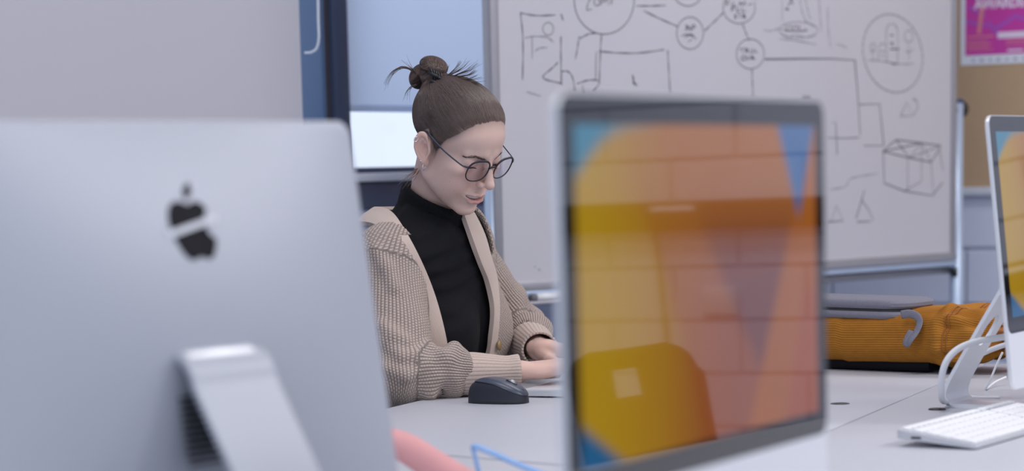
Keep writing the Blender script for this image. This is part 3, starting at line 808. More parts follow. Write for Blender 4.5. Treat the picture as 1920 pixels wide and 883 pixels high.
def key(x, y, w, d):
    k_ = (round(w, 4), round(d, 4))
    if k_ not in kmesh:
        bm = bmesh.new(); add_box(bm, (0, 0, 0), (w, d, 0.0034), None, 0.0009, 1)
        me = bpy.data.meshes.new('key'); bm.to_mesh(me); bm.free(); me.materials.append(M_KEY); kmesh[k_] = me
    o = bpy.data.objects.new('key', kmesh[k_])
    o.location = (x, y, ktop(y) + 0.0016); o.rotation_euler = (slope, 0, 0)
    link(o, kb)
pit = 0.0187
for r_ in range(6):
    y = 0.0125 + r_ * 0.0185
    d = 0.0155 if r_ < 5 else 0.010
    x = 0.007
    widths = {5: [1] * 14, 4: [1] * 13 + [1.5], 3: [1.5] + [1] * 13, 2: [1.75] + [1] * 11 + [1.75], 1: [2.25] + [1] * 10 + [2.25], 0: [1, 1, 1, 1.3, 5.2, 1.3, 1, 1, 1.7]}[r_]
    for w in widths:
        key(x + w * pit / 2, y, w * pit - 0.0028, d); x += w * pit
    x += 0.006
    while x + pit < KW - 0.004:
        key(x + pit / 2, y, pit - 0.0028, d); x += pit
box('usb_port', (0.0, 0.085, 0.0125), (0.0012, 0.014, 0.003), M_BLACK, kb)

# ------------------------------------------------------------------ mouse
mc = G(944, 757); ml = G(884, 755)[:2]; mr = G(995, 750)[:2]
md_ = np.array([0.955, 0.0]); mang = math.radians(-24)
mouse = empty('computer_mouse', (mc[0] - .008, mc[1] + .022, DZ), mang); tag(mouse, 'black and slate wireless mouse on the desk beside the sleeve', 'mouse')
def superell(a, n_=2.6): 
    c, s = math.cos(a), math.sin(a)
    return math.copysign(abs(c) ** (2 / n_), c), math.copysign(abs(s) ** (2 / n_), s)
ML, MW, MH = 0.052, 0.0300, 0.041
def mouse_top(x):                                  # x in -1..1, rear to front
    return MH * (0.60 + 0.40 * math.cos((x + 0.30) * 1.35) ** 1 if abs(x) < 2 else 0)
M_MBODY = mat('mouse_black', srgb(32, 35, 46), 0.5, noise=0.05)
M_MTOP = mat('mouse_slate', srgb(64, 71, 88), 0.34, noise=0.05)
NA, NR = 48, 12
V, F = [], []
def mouse_pt(a, k):
    """k 0 base rim .. 1 crown"""
    c, s = superell(a)
    z_ = math.sin(k * math.pi / 2)
    r_ = (1 - k ** 3.2) ** 0.55 if k < 1 else 0.0
    waist = 1 - 0.06 * math.sin(min(k * 2, 1) * math.pi)
    x = c * ML * r_ * (1.0)
    y = s * MW * r_ * waist
    return x, y, z_ * mouse_top(max(-1, min(1, x / ML))) * (1.0)
ks = np.linspace(0, 1, NR)
for k in ks:
    for j in range(NA):
        V.append(mouse_pt(2 * math.pi * j / NA, k))
for i in range(NR - 1):
    for j in range(NA):
        F.append((i * NA + j, i * NA + (j + 1) % NA, (i + 1) * NA + (j + 1) % NA, (i + 1) * NA + j))
F.append(tuple(range(NA))[::-1])
mesh_obj('body', V, F, M_MBODY, mouse, True)
# slate shell laid over the crown, dropping towards the front
V2, F2 = [], []
for i in range(14):
    for j in range(NA):
        a = 2 * math.pi * j / NA
        k0 = 0.60 - 0.14 * math.cos(a) - (0.10 if math.cos(a) > 0 else 0) * math.cos(a)
        k = k0 + (1 - k0) * i / 13
        x, y, z = mouse_pt(a, k)
        V2.append((x * 1.012, y * 1.03, z * 1.012 + 0.0009))
for i in range(13):
    for j in range(NA):
        F2.append((i * NA + j, i * NA + (j + 1) % NA, (i + 1) * NA + (j + 1) % NA, (i + 1) * NA + j))
mesh_obj('top_shell', V2, F2, M_MTOP, mouse, True)
zf = lambda x: mouse_top(x / ML) * 1.012
box('button_gap', (0.036, 0, zf(.036) * .86), (0.020, 0.0014, 0.006), M_BLACK, mouse, rot=Matrix.Rotation(0.55, 3, 'Y'))
box('wheel_slot', (0.024, 0, zf(.024) * .975), (0.020, 0.007, 0.006), M_BLACK, mouse, rot=Matrix.Rotation(0.42, 3, 'Y'), bevel=.0015)
wv, wf = tube_vf([(0.024, -.0028, zf(.024) * .955), (0.024, 0, zf(.024) * .955), (0.024, .0028, zf(.024) * .955)], 0.0068, 18)
mesh_obj('scroll_wheel', wv, wf, M_STEEL, mouse, True)

# ------------------------------------------------------------------ laptop under her hands
lc = np.array([0.19, 4.18]); 
lang = math.atan2(DU[1], DU[0])
lap = empty('laptop', (lc[0], lc[1], DZ), lang); tag(lap, 'open silver laptop under the woman\'s hands behind the orange screen', 'laptop')
# local x along DU, local y = away from the woman is -y ; woman at +y side
LWd, LDp = 0.325, 0.225
box('base', (0, 0, 0.0085), (LWd, LDp, 0.013), M_ALU_L, lap, bevel=0.003)
for sx in (-1, 1):
    for sy in (-1, 1):
        box('foot', (sx * .13, sy * .09, 0.001), (0.03, 0.008, 0.002), M_BLACK, lap)
lk = mat('laptop_keys', srgb(70, 74, 88), 0.5, noise=0.05)
bm = bmesh.new(); add_box(bm, (0, 0, 0), (0.0165, 0.0155, 0.002), None, .0006, 1); lme = bpy.data.meshes.new('key'); bm.to_mesh(lme); bm.free(); lme.materials.append(lk)
box('key_well', (0, -0.035, 0.0151), (0.285, 0.105, 0.0006), M_BLACK, lap)
for r_ in range(5):
    for c_ in range(14):
        o = bpy.data.objects.new('key', lme); o.location = (-.128 + c_ * .0197, -.075 + r_ * .0195, .0162); link(o, lap)
box('trackpad', (0, 0.065, 0.0152), (0.11, 0.07, 0.0006), M_STEEL, lap)
lid = empty('lid', (0, -LDp / 2, 0.014), 0, lap); lid.rotation_euler = (math.radians(20), 0, 0)
box('lid_shell', (0, 0, 0.108), (LWd, 0.006, 0.216), M_ALU_L, lid, bevel=0.0025)
box('lid_screen', (0, 0.0034, 0.108), (LWd - .014, 0.0006, 0.200), M_BLACKGLASS, lid)

# ------------------------------------------------------------------ mustard corduroy bag
M_CORD = mat('mustard_corduroy', srgb(166, 108, 26), 0.85, noise=0.18, nscale=60, bump=0.4, bscale=600)
M_GREYF = mat('grey_felt', srgb(118, 118, 132), 0.8, noise=0.14, nscale=220, bump=0.5, bscale=500)
M_ZIP = mat('zip_black', (0.02, 0.02, 0.025), 0.5, noise=0.1)
M_CORDD = mat('gathered_corduroy', srgb(150, 92, 38), 0.85, noise=0.25, nscale=80)
b0 = G(1400, 688); b1_ = G(1762, 703); 
bax = np.array([b1_[0] - b0[0], b1_[1] - b0[1]]); BLn = np.linalg.norm(bax); bax /= BLn
bnn = np.array([-bax[1], bax[0]])                   # away from camera
bag = empty('mustard_bag', (b0[0], b0[1], DZ)); tag(bag, 'mustard corduroy bag with grey zipped pocket lying on the desk', 'bag')
RIB_A = np.linspace(0, 2 * math.pi, 721)
_rp = np.array([superell(a, 3.2) for a in RIB_A]) * np.array([0.105, 0.052])
RIB_S = np.concatenate([[0], np.cumsum(np.linalg.norm(np.diff(_rp, axis=0), axis=1))])
RIB_S *= round(RIB_S[-1] / 0.0043) * 0.0043 / RIB_S[-1]
RIB_N = 800
RIB_ANG = np.interp(np.linspace(0, RIB_S[-1], RIB_N, endpoint=False), RIB_S, RIB_A)
def bag_pt(s, a, grow=0.0):
    """s along 0..1.3, a angle around"""
    g_ = 1.0
    half, hh = 0.105, 0.052
    pinch = 0.0
    if s > 1.0:
        pinch = min(1, (s - 1.0) / 0.25)
    half = half * (1 - 0.30 * pinch); hh = hh * (1 - 0.42 * pinch)
    fold = 0.0
    if s > 0.93:
        fold = 0.0045 * math.sin(a * 9 + s * 16) * min(1, (s - .93) / .1) + 0.003 * math.sin(a * 5 - s * 40) * min(1, (s - .93) / .06)
    if 0.955 < s < 1.02: fold += 0.004 * math.sin((s - .955) / .065 * math.pi)
    rib = 0.0007 * math.sin(np.interp(a % (2 * math.pi), RIB_A, RIB_S) / 0.0043 * 2 * math.pi)
    c, sn = superell(a, 3.2)
    y = (half + grow + rib + fold) * c; z = (hh + grow + rib + fold) * sn
    zc = 0.054 + 0.012 * s - 0.010 * pinch + 0.010 * pinch * pinch
    if s < 0.5: zc += 0.004
    x = s * BLn
    if sn < -.1: z = max(z, -zc + 0.002 + 0.020 * max(0.0, 1 - s / .93))
    q = np.array([b0[0], b0[1]]) + bax * x + bnn * (0.100 + y)
    return (q[0], q[1], DZ + zc + z)
NAa = RIB_N; ss = np.concatenate([np.linspace(0, .92, 26), np.linspace(.93, 1.26, 40)])
V, F = [], []
for s_ in ss:
    for j in range(NAa):
        V.append(bag_pt(s_, RIB_ANG[j]))
for i in range(len(ss) - 1):
    for j in range(NAa):
        F.append((i * NAa + j, i * NAa + (j + 1) % NAa, (i + 1) * NAa + (j + 1) % NAa, (i + 1) * NAa + j))
F.append(tuple(range(NAa))); 
F.append(tuple((len(ss) - 1) * NAa + j for j in range(NAa))[::-1])
adopt(mesh_obj('bag_body', V, F, M_CORD, None, True), bag)
def bp2(s, w, z):
    q = np.array([b0[0], b0[1]]) + bax * (s * BLn) + bnn * w
    return (q[0], q[1], z)
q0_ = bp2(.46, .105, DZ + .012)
adopt(box('gap_shadow_slab', q0_, (0.92 * BLn, 0.17, 0.020), M_LOGO, None, rot=math.atan2(bax[1], bax[0]), bevel=.006), bag)  # black slab painting in the shade under the bag's raised bottom
# gathered mouth ring with drawn folds
V, F = [], []
NG = 96
for i, k in enumerate(np.linspace(0, 1, 8)):
    for j in range(NG):
        a = 2 * math.pi * j / NG
        q = np.array(bag_pt(1.245 + 0.05 * k, a)); c_ = np.array(bag_pt(1.25, 0)) * .5 + np.array(bag_pt(1.25, math.pi)) * .5
        w_ = 1.08 - 0.25 * k + 0.12 * math.sin(a * 13) 
        V.append(c_ + (q - c_) * w_ + np.array([bax[0], bax[1], 0]) * 0.014 * k)
for i in range(7):
    for j in range(NG):
        F.append((i * NG + j, i * NG + (j + 1) % NG, (i + 1) * NG + (j + 1) % NG, (i + 1) * NG + j))
adopt(mesh_obj('gathered_mouth', V, F, M_CORDD, None, True), bag)
for s_ in (1.02, 1.035):
    ring = [bag_pt(s_, a, 0.0012) for a in np.linspace(0, 2 * math.pi, 120, endpoint=False)]
    adopt(tube('seam', ring, 0.0014, M_CORDD, None, 5, closed=True), bag)
# grey pocket lying on top
pk = []
ol = []
ptop = DZ + 0.118
def pk_pt(s, w, z): 
    q = np.array([b0[0], b0[1]]) + bax * (s * BLn) + bnn * w
    return (q[0], q[1], z)
def pocket(name, z0, z1, m, shrink=0.0):
    bm = bmesh.new()
    out = round_rect(0.74 * BLn - shrink, 0.15 - shrink, 0.05, 10, 0.455 * BLn, 0.075)
    rows = []
    for z, k in ((z0, 0.004), (z0 + .004, 0.0), (z1 - .006, 0.0), (z1 - .002, 0.004), (z1, 0.010)):
        c_ = np.array([0.455 * BLn, 0.075])
        row = []
        for q in out:
            q = np.array(q); d_ = q - c_; q = q - d_ / np.linalg.norm(d_) * k
            w3 = np.array([b0[0], b0[1]]) + bax * q[0] + bnn * q[1]
            sag = -0.010 * (q[0] / BLn) 
            row.append(bm.verts.new((w3[0], w3[1], z - 0.006 + sag * 0.4)))
        rows.append(row)
    for i in range(len(rows) - 1):
        for j in range(len(out)):
            bm.faces.new((rows[i][j], rows[i][(j + 1) % len(out)], rows[i + 1][(j + 1) % len(out)], rows[i + 1][j]))
    bm.faces.new(rows[-1]); bm.faces.new(rows[0][::-1])
    return adopt(bm_obj(name, bm, m, None, True), bag)
pocket('pocket_base', DZ + .106, DZ + .120, M_GREYF)
pocket('zip', DZ + .119, DZ + .125, M_ZIP, 0.008)
pocket('pocket_flap', DZ + .124, DZ + .140, M_GREYF, 0.004)
sp = [P(1690, 590, 4.36), P(1706, 588, 4.35), P(1720, 594, 4.34), P(1724, 606, 4.335), P(1718, 622, 4.33), P(1708, 636, 4.325), P(1702, 644, 4.33), P(1699, 638, 4.335), P(1708, 620, 4.34)]
V, F = tube_vf(spline(sp, 50), 0.0075, 10, 0, 0.30)
adopt(mesh_obj('strap_loop', V, F, M_GREYF, None, True), bag)

# ------------------------------------------------------------------ paper strip and blue plastic frame in the foreground
M_PINK = mat('pink_card', srgb(238, 172, 172), 0.6, noise=0.04)
M_BLUE = mat('blue_acrylic', srgb(136, 176, 228), 0.25, noise=0.04)
up_ = [P(736, 803, 2.98), P(775, 815, 2.95), P(820, 842, 2.92), P(862, 868, 2.9), P(905, 893, 2.88), P(950, 916, 2.86)]
lo2 = [P(700, 842, 2.98), P(742, 861, 2.95), P(790, 893, 2.92), P(830, 920, 2.9), P(872, 945, 2.88), P(905, 960, 2.86)]
A_, B_ = spline(up_, 20), spline(lo2, 20)
B_[:, 2] = np.maximum(B_[:, 2], DZ + .001)
nz = []
V, F = [], []
for i in range(20):
    n_ = np.cross(A_[min(i + 1, 19)] - A_[max(i - 1, 0)], B_[i] - A_[i]); n_ /= np.linalg.norm(n_)
    V += [A_[i] + n_ * .0006, B_[i] + n_ * .0006, B_[i] - n_ * .0006, A_[i] - n_ * .0006]
for i in range(19):
    for k in range(4):
        F.append((4 * i + k, 4 * i + (k + 1) % 4, 4 * i + 4 + (k + 1) % 4, 4 * i + 4 + k))
F += [(0, 3, 2, 1), (76, 77, 78, 79)]
pk_o = mesh_obj('pink_card_strip', V, F, M_PINK, None, True); tag(pk_o, 'curled pink card strip on the near desk', 'card strip')
bl = [(G(905, 935)), P(898, 886, 2.86), P(889, 848, 2.87), P(887, 840, 2.87), P(895, 838, 2.87), P(930, 852, 2.88), P(975, 872, 2.90), P(1025, 892, 2.92)]
V, F = tube_vf(spline(bl[1:], 40), 0.0040, 8, 0, 0.5)
blo = empty('blue_plastic_frame', bl[0]); tag(blo, 'thin bent blue plastic frame standing beside the pink strip', 'plastic frame')
adopt(mesh_obj('bent_bar', V, F, M_BLUE, None, True), blo)
q = P(898, 886, 2.86); q2 = P(1025, 892, 2.92)
adopt(tube('leg', [q, q * .5 + np.array([q[0], q[1], DZ]) * .5, (q[0], q[1], DZ)], 0.003, M_BLUE, None, 8), blo)
adopt(tube('leg', [q2, q2 * .5 + np.array([q2[0], q2[1], DZ]) * .5, (q2[0], q2[1], DZ)], 0.003, M_BLUE, None, 8), blo)

# ------------------------------------------------------------------ shell chairs
M_CHAIR = mat('dark_shell_plastic', (0.022, 0.022, 0.026), 0.45, noise=0.06)
def shell_chair(name, loc, rotz, label, m):
    e = empty(name, loc, rotz); tag(e, label, 'chair')
    # local: front -y, seat height .45 ; one shell swept from seat front to back top
    prof = [(-.21, .425), (-.195, .445), (-.10, .448), (.05, .438), (.14, .445), (.185, .49), (.205, .56), (.225, .66), (.245, .76), (.258, .82)]
    mid = spline(np.array([(0, a, b) for a, b in prof]), 44)
    V, F = [], []
    NXc = 26
    tt = np.gradient(mid, axis=0); tt /= np.linalg.norm(tt, axis=1, keepdims=True)
    for side in (0, 1):
        for i, q in enumerate(mid):
            k = i / (len(mid) - 1)
            hw = 0.215 if k < .55 else 0.215 - 0.012 * math.sin((k - .55) / .45 * math.pi)
            if k > .86: hw *= math.sqrt(max(0.02, 1 - ((k - .86) / .142) ** 2)) * .55 + .45
            for j in range(NXc):
                x = (j / (NXc - 1) * 2 - 1)
                nn = np.array([0, -tt[i][2], tt[i][1]])
                curl = 0.028 * abs(x) ** 3
                p = q + np.array([x * hw, 0, 0]) + nn * (curl * (1 if k < .9 else .6) - (0.005 if side else 0))
                V.append(p)
    n1 = len(mid) * NXc
    def hole(i, j):
        k = i / (len(mid) - 1); x = (j + .5) / (NXc - 1) * 2 - 1
        return 0.86 < k < 0.915 and abs(x) < 0.24
    quads = {}
    for i in range(len(mid) - 1):
        for j in range(NXc - 1):
            if hole(i, j): continue
            a = i * NXc + j
            F.append((a, a + 1, a + NXc + 1, a + NXc)); F.append((n1 + a, n1 + a + NXc, n1 + a + NXc + 1, n1 + a + 1))
            for (di, dj, p0, p1) in ((-1, 0, a, a + 1), (1, 0, a + NXc + 1, a + NXc), (0, -1, a + NXc, a), (0, 1, a + 1, a + NXc + 1)):
                i2, j2 = i + di, j + dj
                if i2 < 0 or i2 >= len(mid) - 1 or j2 < 0 or j2 >= NXc - 1 or hole(i2, j2):
                    F.append((p1, p0, n1 + p0, n1 + p1))
    mesh_obj('seat_shell', V, F, m, e, True)
    for sx in (-1, 1):
        for (y0_, y1_) in ((-.12, -.22), (.10, .22)):
            tube('leg', [(sx * .15, y0_, .432), (sx * .18, (y0_ + y1_) / 2, .22), (sx * .21, y1_, 0.0)], 0.011, M_STEEL, e, 10)
        tube('under_rail', [(sx * .15, -.12, .428), (sx * .15, 0, .428), (sx * .15, .10, .428)], 0.009, M_STEEL, e, 8)
    return e
shell_chair('shell_chair', (1.75, 3.29, 0), math.radians(-112), 'black plastic shell chair with grip hole, mirrored in the orange screen', M_CHAIR)
# ================================================================== the woman
def smin(a, b, k):
    h = np.clip(0.5 + 0.5 * (b - a) / k, 0, 1)
    return b * (1 - h) + a * h - k * h * (1 - h)
def smax(a, b, k):
    return -smin(-a, -b, k)
def sstep(a, b, x):
    t = np.clip((x - a) / (b - a), 0, 1)
    return t * t * (3 - 2 * t)
def ell(x, y, z, c, r):
    x, y, z = x - c[0], y - c[1], z - c[2]
    k0 = np.sqrt((x / r[0]) ** 2 + (y / r[1]) ** 2 + (z / r[2]) ** 2)
    k1 = np.sqrt((x / r[0] ** 2) ** 2 + (y / r[1] ** 2) ** 2 + (z / r[2] ** 2) ** 2)
    return k0 * (k0 - 1.0) / (k1 + 1e-9)
def cap(x, y, z, a, b, ra, rb=None):
    rb = ra if rb is None else rb
    ba = (b[0] - a[0], b[1] - a[1], b[2] - a[2])
    px_, py_, pz_ = x - a[0], y - a[1], z - a[2]
    h = np.clip((px_ * ba[0] + py_ * ba[1] + pz_ * ba[2]) / (ba[0] ** 2 + ba[1] ** 2 + ba[2] ** 2), 0, 1)
    return np.sqrt((px_ - ba[0] * h) ** 2 + (py_ - ba[1] * h) ** 2 + (pz_ - ba[2] * h) ** 2) - (ra + (rb - ra) * h)
def surface_nets(fn, lo, hi, step):
    lo = np.array(lo, float); hi = np.array(hi, float)
    n = np.ceil((hi - lo) / step).astype(int) + 1
    ax = [np.arange(n[i], dtype=np.float32) * np.float32(step) + np.float32(lo[i]) for i in range(3)]
    F = np.empty(tuple(n), np.float32)
    for i0 in range(0, n[0], 48):
        sl = slice(i0, min(i0 + 48, n[0]))
        X, Y, Z = np.meshgrid(ax[0][sl], ax[1], ax[2], indexing='ij')
        F[sl] = fn(X, Y, Z)
    neg = F < 0
    cs = np.zeros(tuple(n - 1), np.int8)
    for dx in (0, 1):
        for dy in (0, 1):
            for dz in (0, 1):
                cs += neg[dx:n[0] - 1 + dx, dy:n[1] - 1 + dy, dz:n[2] - 1 + dz]
    act = (cs > 0) & (cs < 8)
    ci = np.argwhere(act)
    vid = -np.ones(act.shape, np.int32); vid[act] = np.arange(len(ci))
    acc = np.zeros((len(ci), 3)); cnt = np.zeros(len(ci))
    cor = [(a, b, c) for a in (0, 1) for b in (0, 1) for c in (0, 1)]
    for a in cor:
        for d in range(3):
            if a[d]: continue
            b = list(a); b[d] = 1
            fa = F[ci[:, 0] + a[0], ci[:, 1] + a[1], ci[:, 2] + a[2]]; fb = F[ci[:, 0] + b[0], ci[:, 1] + b[1], ci[:, 2] + b[2]]
            m = (fa < 0) != (fb < 0)
            t = fa[m] / (fa[m] - fb[m])
            pt = np.tile(np.array(a, float), (m.sum(), 1)); pt[:, d] = t
            acc[m] += pt; cnt[m] += 1
    V = (ci + acc / cnt[:, None]) * step + lo
    Q = []
    for d in range(3):
        e1, e2 = [(1, 2), (2, 0), (0, 1)][d]
        sl_a = [slice(None)] * 3; sl_b = [slice(None)] * 3
        sl_a[d] = slice(0, n[d] - 1); sl_b[d] = slice(1, n[d])
        ch = neg[tuple(sl_a)] != neg[tuple(sl_b)]
        ids = np.argwhere(ch)
        ok = (ids[:, e1] > 0) & (ids[:, e2] > 0) & (ids[:, e1] < n[e1] - 1) & (ids[:, e2] < n[e2] - 1)
        ids = ids[ok]
        flip = neg[tuple(sl_a)][ids[:, 0], ids[:, 1], ids[:, 2]]
        o = np.zeros(3, int)
        def at(d1, d2):
            q = ids.copy(); q[:, e1] -= d1; q[:, e2] -= d2
            return vid[q[:, 0], q[:, 1], q[:, 2]]
        q = np.stack([at(1, 1), at(0, 1), at(0, 0), at(1, 0)], 1)
        q[~flip] = q[~flip][:, ::-1]
        Q.append(q)
    return V, np.vstack(Q)
def grad(fn, p, e):
    x, y, z = p[:, 0], p[:, 1], p[:, 2]
    g_ = np.stack([fn(x + e, y, z) - fn(x - e, y, z), fn(x, y + e, z) - fn(x, y - e, z), fn(x, y, z + e) - fn(x, y, z - e)], 1)
    return g_ / (np.linalg.norm(g_, axis=1, keepdims=True) + 1e-9)
def project(fn, p, e, off=0.0, it=3):
    for _ in range(it):
        d = fn(p[:, 0], p[:, 1], p[:, 2]) - off
        p = p - grad(fn, p, e) * d[:, None]
    return p
def fast_mesh(name, V, Q, m, parent=None, smooth=True, colors=None, cname='tint', uv=None):
    me = bpy.data.meshes.new(name)
    V = np.asarray(V, np.float32); Q = np.asarray(Q, np.int32)
    k = Q.shape[1]
    me.vertices.add(len(V)); me.vertices.foreach_set('co', V.ravel())
    me.loops.add(Q.size); me.loops.foreach_set('vertex_index', Q.ravel())
    me.polygons.add(len(Q)); me.polygons.foreach_set('loop_start', np.arange(0, Q.size, k, dtype=np.int32))
    me.update(calc_edges=True); me.validate()
    if smooth: me.shade_smooth()
    if colors is not None:
        ca = me.color_attributes.new(cname, 'FLOAT_COLOR', 'POINT')
        ca.data.foreach_set('color', np.concatenate([colors, np.ones((len(V), 1))], 1).astype(np.float32).ravel())
    if uv is not None:
        at_ = me.attributes.new('knit', 'FLOAT_VECTOR', 'POINT')
        at_.data.foreach_set('vector', np.asarray(uv, np.float32).ravel())
    me.materials.append(m)
    return link(bpy.data.objects.new(name, me), parent)

# ---- head frame (millimetres): x forward, y her left, z up
HS = 0.95
HO = np.array([-0.0853, 4.2266, 1.1549])
def head_rot(yaw, pitch, roll):
    fw = np.array([math.cos(yaw), -math.sin(yaw), 0]); lf = np.array([math.sin(yaw), math.cos(yaw), 0]); up = np.array([0, 0, 1.0])
    f2 = fw * math.cos(pitch) - up * math.sin(pitch); u2 = up * math.cos(pitch) + fw * math.sin(pitch)
    l3 = lf * math.cos(roll) + u2 * math.sin(roll); u3 = u2 * math.cos(roll) - lf * math.sin(roll)
    return np.stack([f2, l3, u3], 1)
HM = head_rot(math.radians(41.5), math.radians(31.3), math.radians(5.0))
def h2w(p): return HO + (np.asarray(p, float) * 0.001 * HS) @ HM.T
def w2h(p): return ((np.asarray(p, float) - HO) @ HM) / (0.001 * HS)
NB = P(818, 402, 4.325)                         # base of the neck
nbh = w2h(NB)

def head_core(x, y, z):
    ay = np.abs(y)
    d = ell(x, y, z, (-6, 0, 46), (91, 70, 69))                                  # skull
    d = smin(d, ell(x, y, z, (42, 0, 42), (44, 55, 46)), 14)                     # forehead
    d = smin(d, ell(x, y, z, (36, 0, -14), (48, 57, 58)), 16)                    # middle face
    d = smin(d, ell(x, y, z, (42, 0, -56), (43, 41, 42)), 14)                    # lower face
    d = smin(d, cap(x, ay, z, (8, 47, -52), (72, 11, -88), 11, 10), 20)          # jaw line
    d = smin(d, ell(x, y, z, (75.5, 0, -87), (13, 14, 12)), 12)                    # chin
    d = smin(d, ell(x, ay, z, (56, 44, -8), (22, 15, 14)), 14)                   # cheek bone
    return d
def neck_sdf(x, y, z):
    return cap(x, y, z, (-12, 0, -38), (nbh[0] - 4, nbh[1], nbh[2]), 49, 54)
def face(x, y, z):
    ay = np.abs(y)
    d = head_core(x, y, z)
    d = smin(d, ell(x, ay, z, (44, 36, -42), (30, 21, 30)), 22)                  # soft cheek
    d = smin(d, ell(x, ay, z, (65, 32, -36), (17, 16, 17)), 14)                  # cheek apple of the smile
    d = smin(d, cap(x, ay, z, (83, 10, 27), (70, 40, 25), 7.2, 4.0), 14)           # brow
    d = smax(d, -ell(x, ay, z, (92, 30, 10), (15, 17, 11)), 9)                   # eye socket
    d = smin(d, ell(x, ay, z, (70, 31, 9.5), (13.2, 15.5, 12.8)), 4)             # lids over the eye
    d = smin(d, cap(x, y, z, (85.5, 0, 20), (108, 0, -18), 6.6, 8.0), 9)           # nose bridge
    d = smin(d, ell(x, y, z, (108, 0, -20.0), (10, 7.8, 7.8)), 5)              # nose tip
    d = smin(d, ell(x, ay, z, (95.5, 10.3, -25), (9.5, 5.2, 6.2)), 4.5)             # wings
    d = smin(d, ell(x, y, z, (70.5, 0, -52), (23.5, 27, 25)), 12)                  # muzzle
    d = smax(d, -ell(x, ay, z, (102, 6.2, -32.0), (6.5, 3.1, 3.6)), 2.5)         # nostrils
    d = smax(d, -cap(x, y, z, (101, 0, -38), (102, 0, -44), 2.6), 5)             # philtrum
    d = smax(d, -ell(x, ay, z, (97, 18, -40), (3, 20, 2.0)), 9)                  # smile fold softening
    # lips on an arc
    for q0, q1, r0, r1 in (((97.5, 0, -49.0), (94.0, 12, -48.8), 4.2, 3.8), ((94.0, 12, -48.8), (82.0, 29.0, -49.5), 3.8, 2.0)):
        d = smin(d, cap(x + 2.5, ay, z, q0, q1, r0, r1), 3)
    for q0, q1, r0, r1 in (((95.5, 0, -64.5), (92.0, 12, -62.5), 5.6, 5.0), ((92.0, 12, -62.5), (81.0, 28.5, -52.0), 5.0, 2.2)):
        d = smin(d, cap(x + 2.5, ay, z, q0, q1, r0, r1), 3)
    d = smax(d, -ell(x + 2.5, y, z - .006 * y * y, (91, 0, -56.6), (15, 26.0, 4.0)), 1.6)               # parted lips
    d = smax(d, -ell(x, y, z, (95.5, 0, -75), (6, 20, 5)), 8)                    # below the lip
    # lid opening, looking down
    d = smax(d, -ell(x, ay, z, (85, 31.5, 3.0), (9, 11.5, 2.2)), 1.6)
    return d
EARC = (-6.0, 69.5, 0.0)
def ear_local(x, ay, z):
    x, y, z = x - EARC[0], ay - EARC[1], z - EARC[2]
    c, s = math.cos(0.42), math.sin(0.42)                # flare outward at the back
    e1 = x * c - y * s * -1 * -1                          # along the ear (forward positive)
    e1 = x * c - y * s
    e3 = x * s + y * c
    c2, s2 = math.cos(-0.36), math.sin(-0.36)             # lean back at the top
    return e1 * c2 - z * s2, e3, e1 * s2 + z * c2
def ear(x, y, z):
    a, o, h = ear_local(x, np.abs(y), z)
    w = np.where(h > 0, 16.0, 16.0 - 5.5 * np.clip(-h / 30, 0, 1))
    rr = np.sqrt((a / w) ** 2 + (h / 28.0) ** 2)
    plate = smax((rr - 0.92) * 16, np.abs(o - 3) - 2.4, 2)
    d = plate
    ring = np.sqrt(((rr - 0.90) * 16) ** 2 + (o - 8.2) ** 2) - 3.2               # helix
    ring = smax(ring, (a - 12) * .8 + np.where(h < -4, -h * .25 - 2, 0), 4)
    d = smin(d, ring, 2.5)
    anti = np.sqrt(((rr - 0.56) * 15) ** 2 + (o - 6.8) ** 2) - 2.2               # antihelix
    anti = smax(anti, a - 3, 4)
    d = smin(d, anti, 2.5)
    d = smin(d, ell(a, o, h, (0, 4.5, -26), (8.5, 4.5, 9)), 4)                   # lobe
    d = smin(d, ell(a, o, h, (12, 6.5, -5), (4, 3.6, 6.5)), 3)                   # tragus
    d = smin(d, ell(a, o, h, (9, 0, 0), (9, 8, 20)), 5)                          # root
    d = smax(d, -ell(a, o, h, (3.0, 8.5, -3), (7.0, 7.5, 10.5)), 2.5)               # concha
    return d
def head(x, y, z):
    d = face(x, y, z)
    d = smin(d, neck_sdf(x, y, z), 26)
    d = smin(d, ear(x, y, z), 3)
    return d
V, Q = surface_nets(head, (-104, -92, min(-150, nbh[2] - 10)), (126, 92, 122), 1.35)
V = project(head, V, 0.4, 0.0, 1)
# skin colour
base = np.array([0.690, 0.485, 0.420])
colr = np.tile(base, (len(V), 1))
def blend(m, c, k=1.0):
    global colr
    m = (np.clip(m, 0, 1) * k)[:, None]
    colr = colr * (1 - m) + np.array(c) * m
x, y, z = V[:, 0], V[:, 1], V[:, 2]; ay = np.abs(y)
blend(np.exp(-(((x - 70) / 24) ** 2 + ((ay - 36) / 20) ** 2 + ((z + 30) / 20) ** 2)), (0.72, 0.43, 0.37), .6)
blend(np.exp(-(((x - 106) / 12) ** 2 + (y / 14) ** 2 + ((z + 22) / 12) ** 2)), (0.72, 0.43, 0.37), .6)
blend(sstep(66, 74, ay) * sstep(40, 20, x), (0.74, 0.47, 0.40), .6)
x = x + 2.5
lu = np.minimum(cap(x, ay, z, (97.5, 0, -50), (94, 12, -49.8), 3.4, 3.2), cap(x, ay, z, (94, 12, -49.8), (82.0, 28.5, -50.5), 3.2, 1.2))
ll = np.minimum(cap(x, ay, z, (96, 0, -63.5), (92.5, 12, -61.5), 5.0, 4.4), cap(x, ay, z, (92.5, 12, -61.5), (81.0, 28, -52.5), 4.4, 1.4))
blend(sstep(1.6, -0.2, np.minimum(lu, ll)), (0.56, 0.25, 0.24), .85)
blend(sstep(1.0, -1.0, ell(x, y, z - .006 * y * y, (83, 0, -56.6), (11.0, 25.0, 3.8))), (0.09, 0.025, 0.025), .9)
x = V[:, 0]
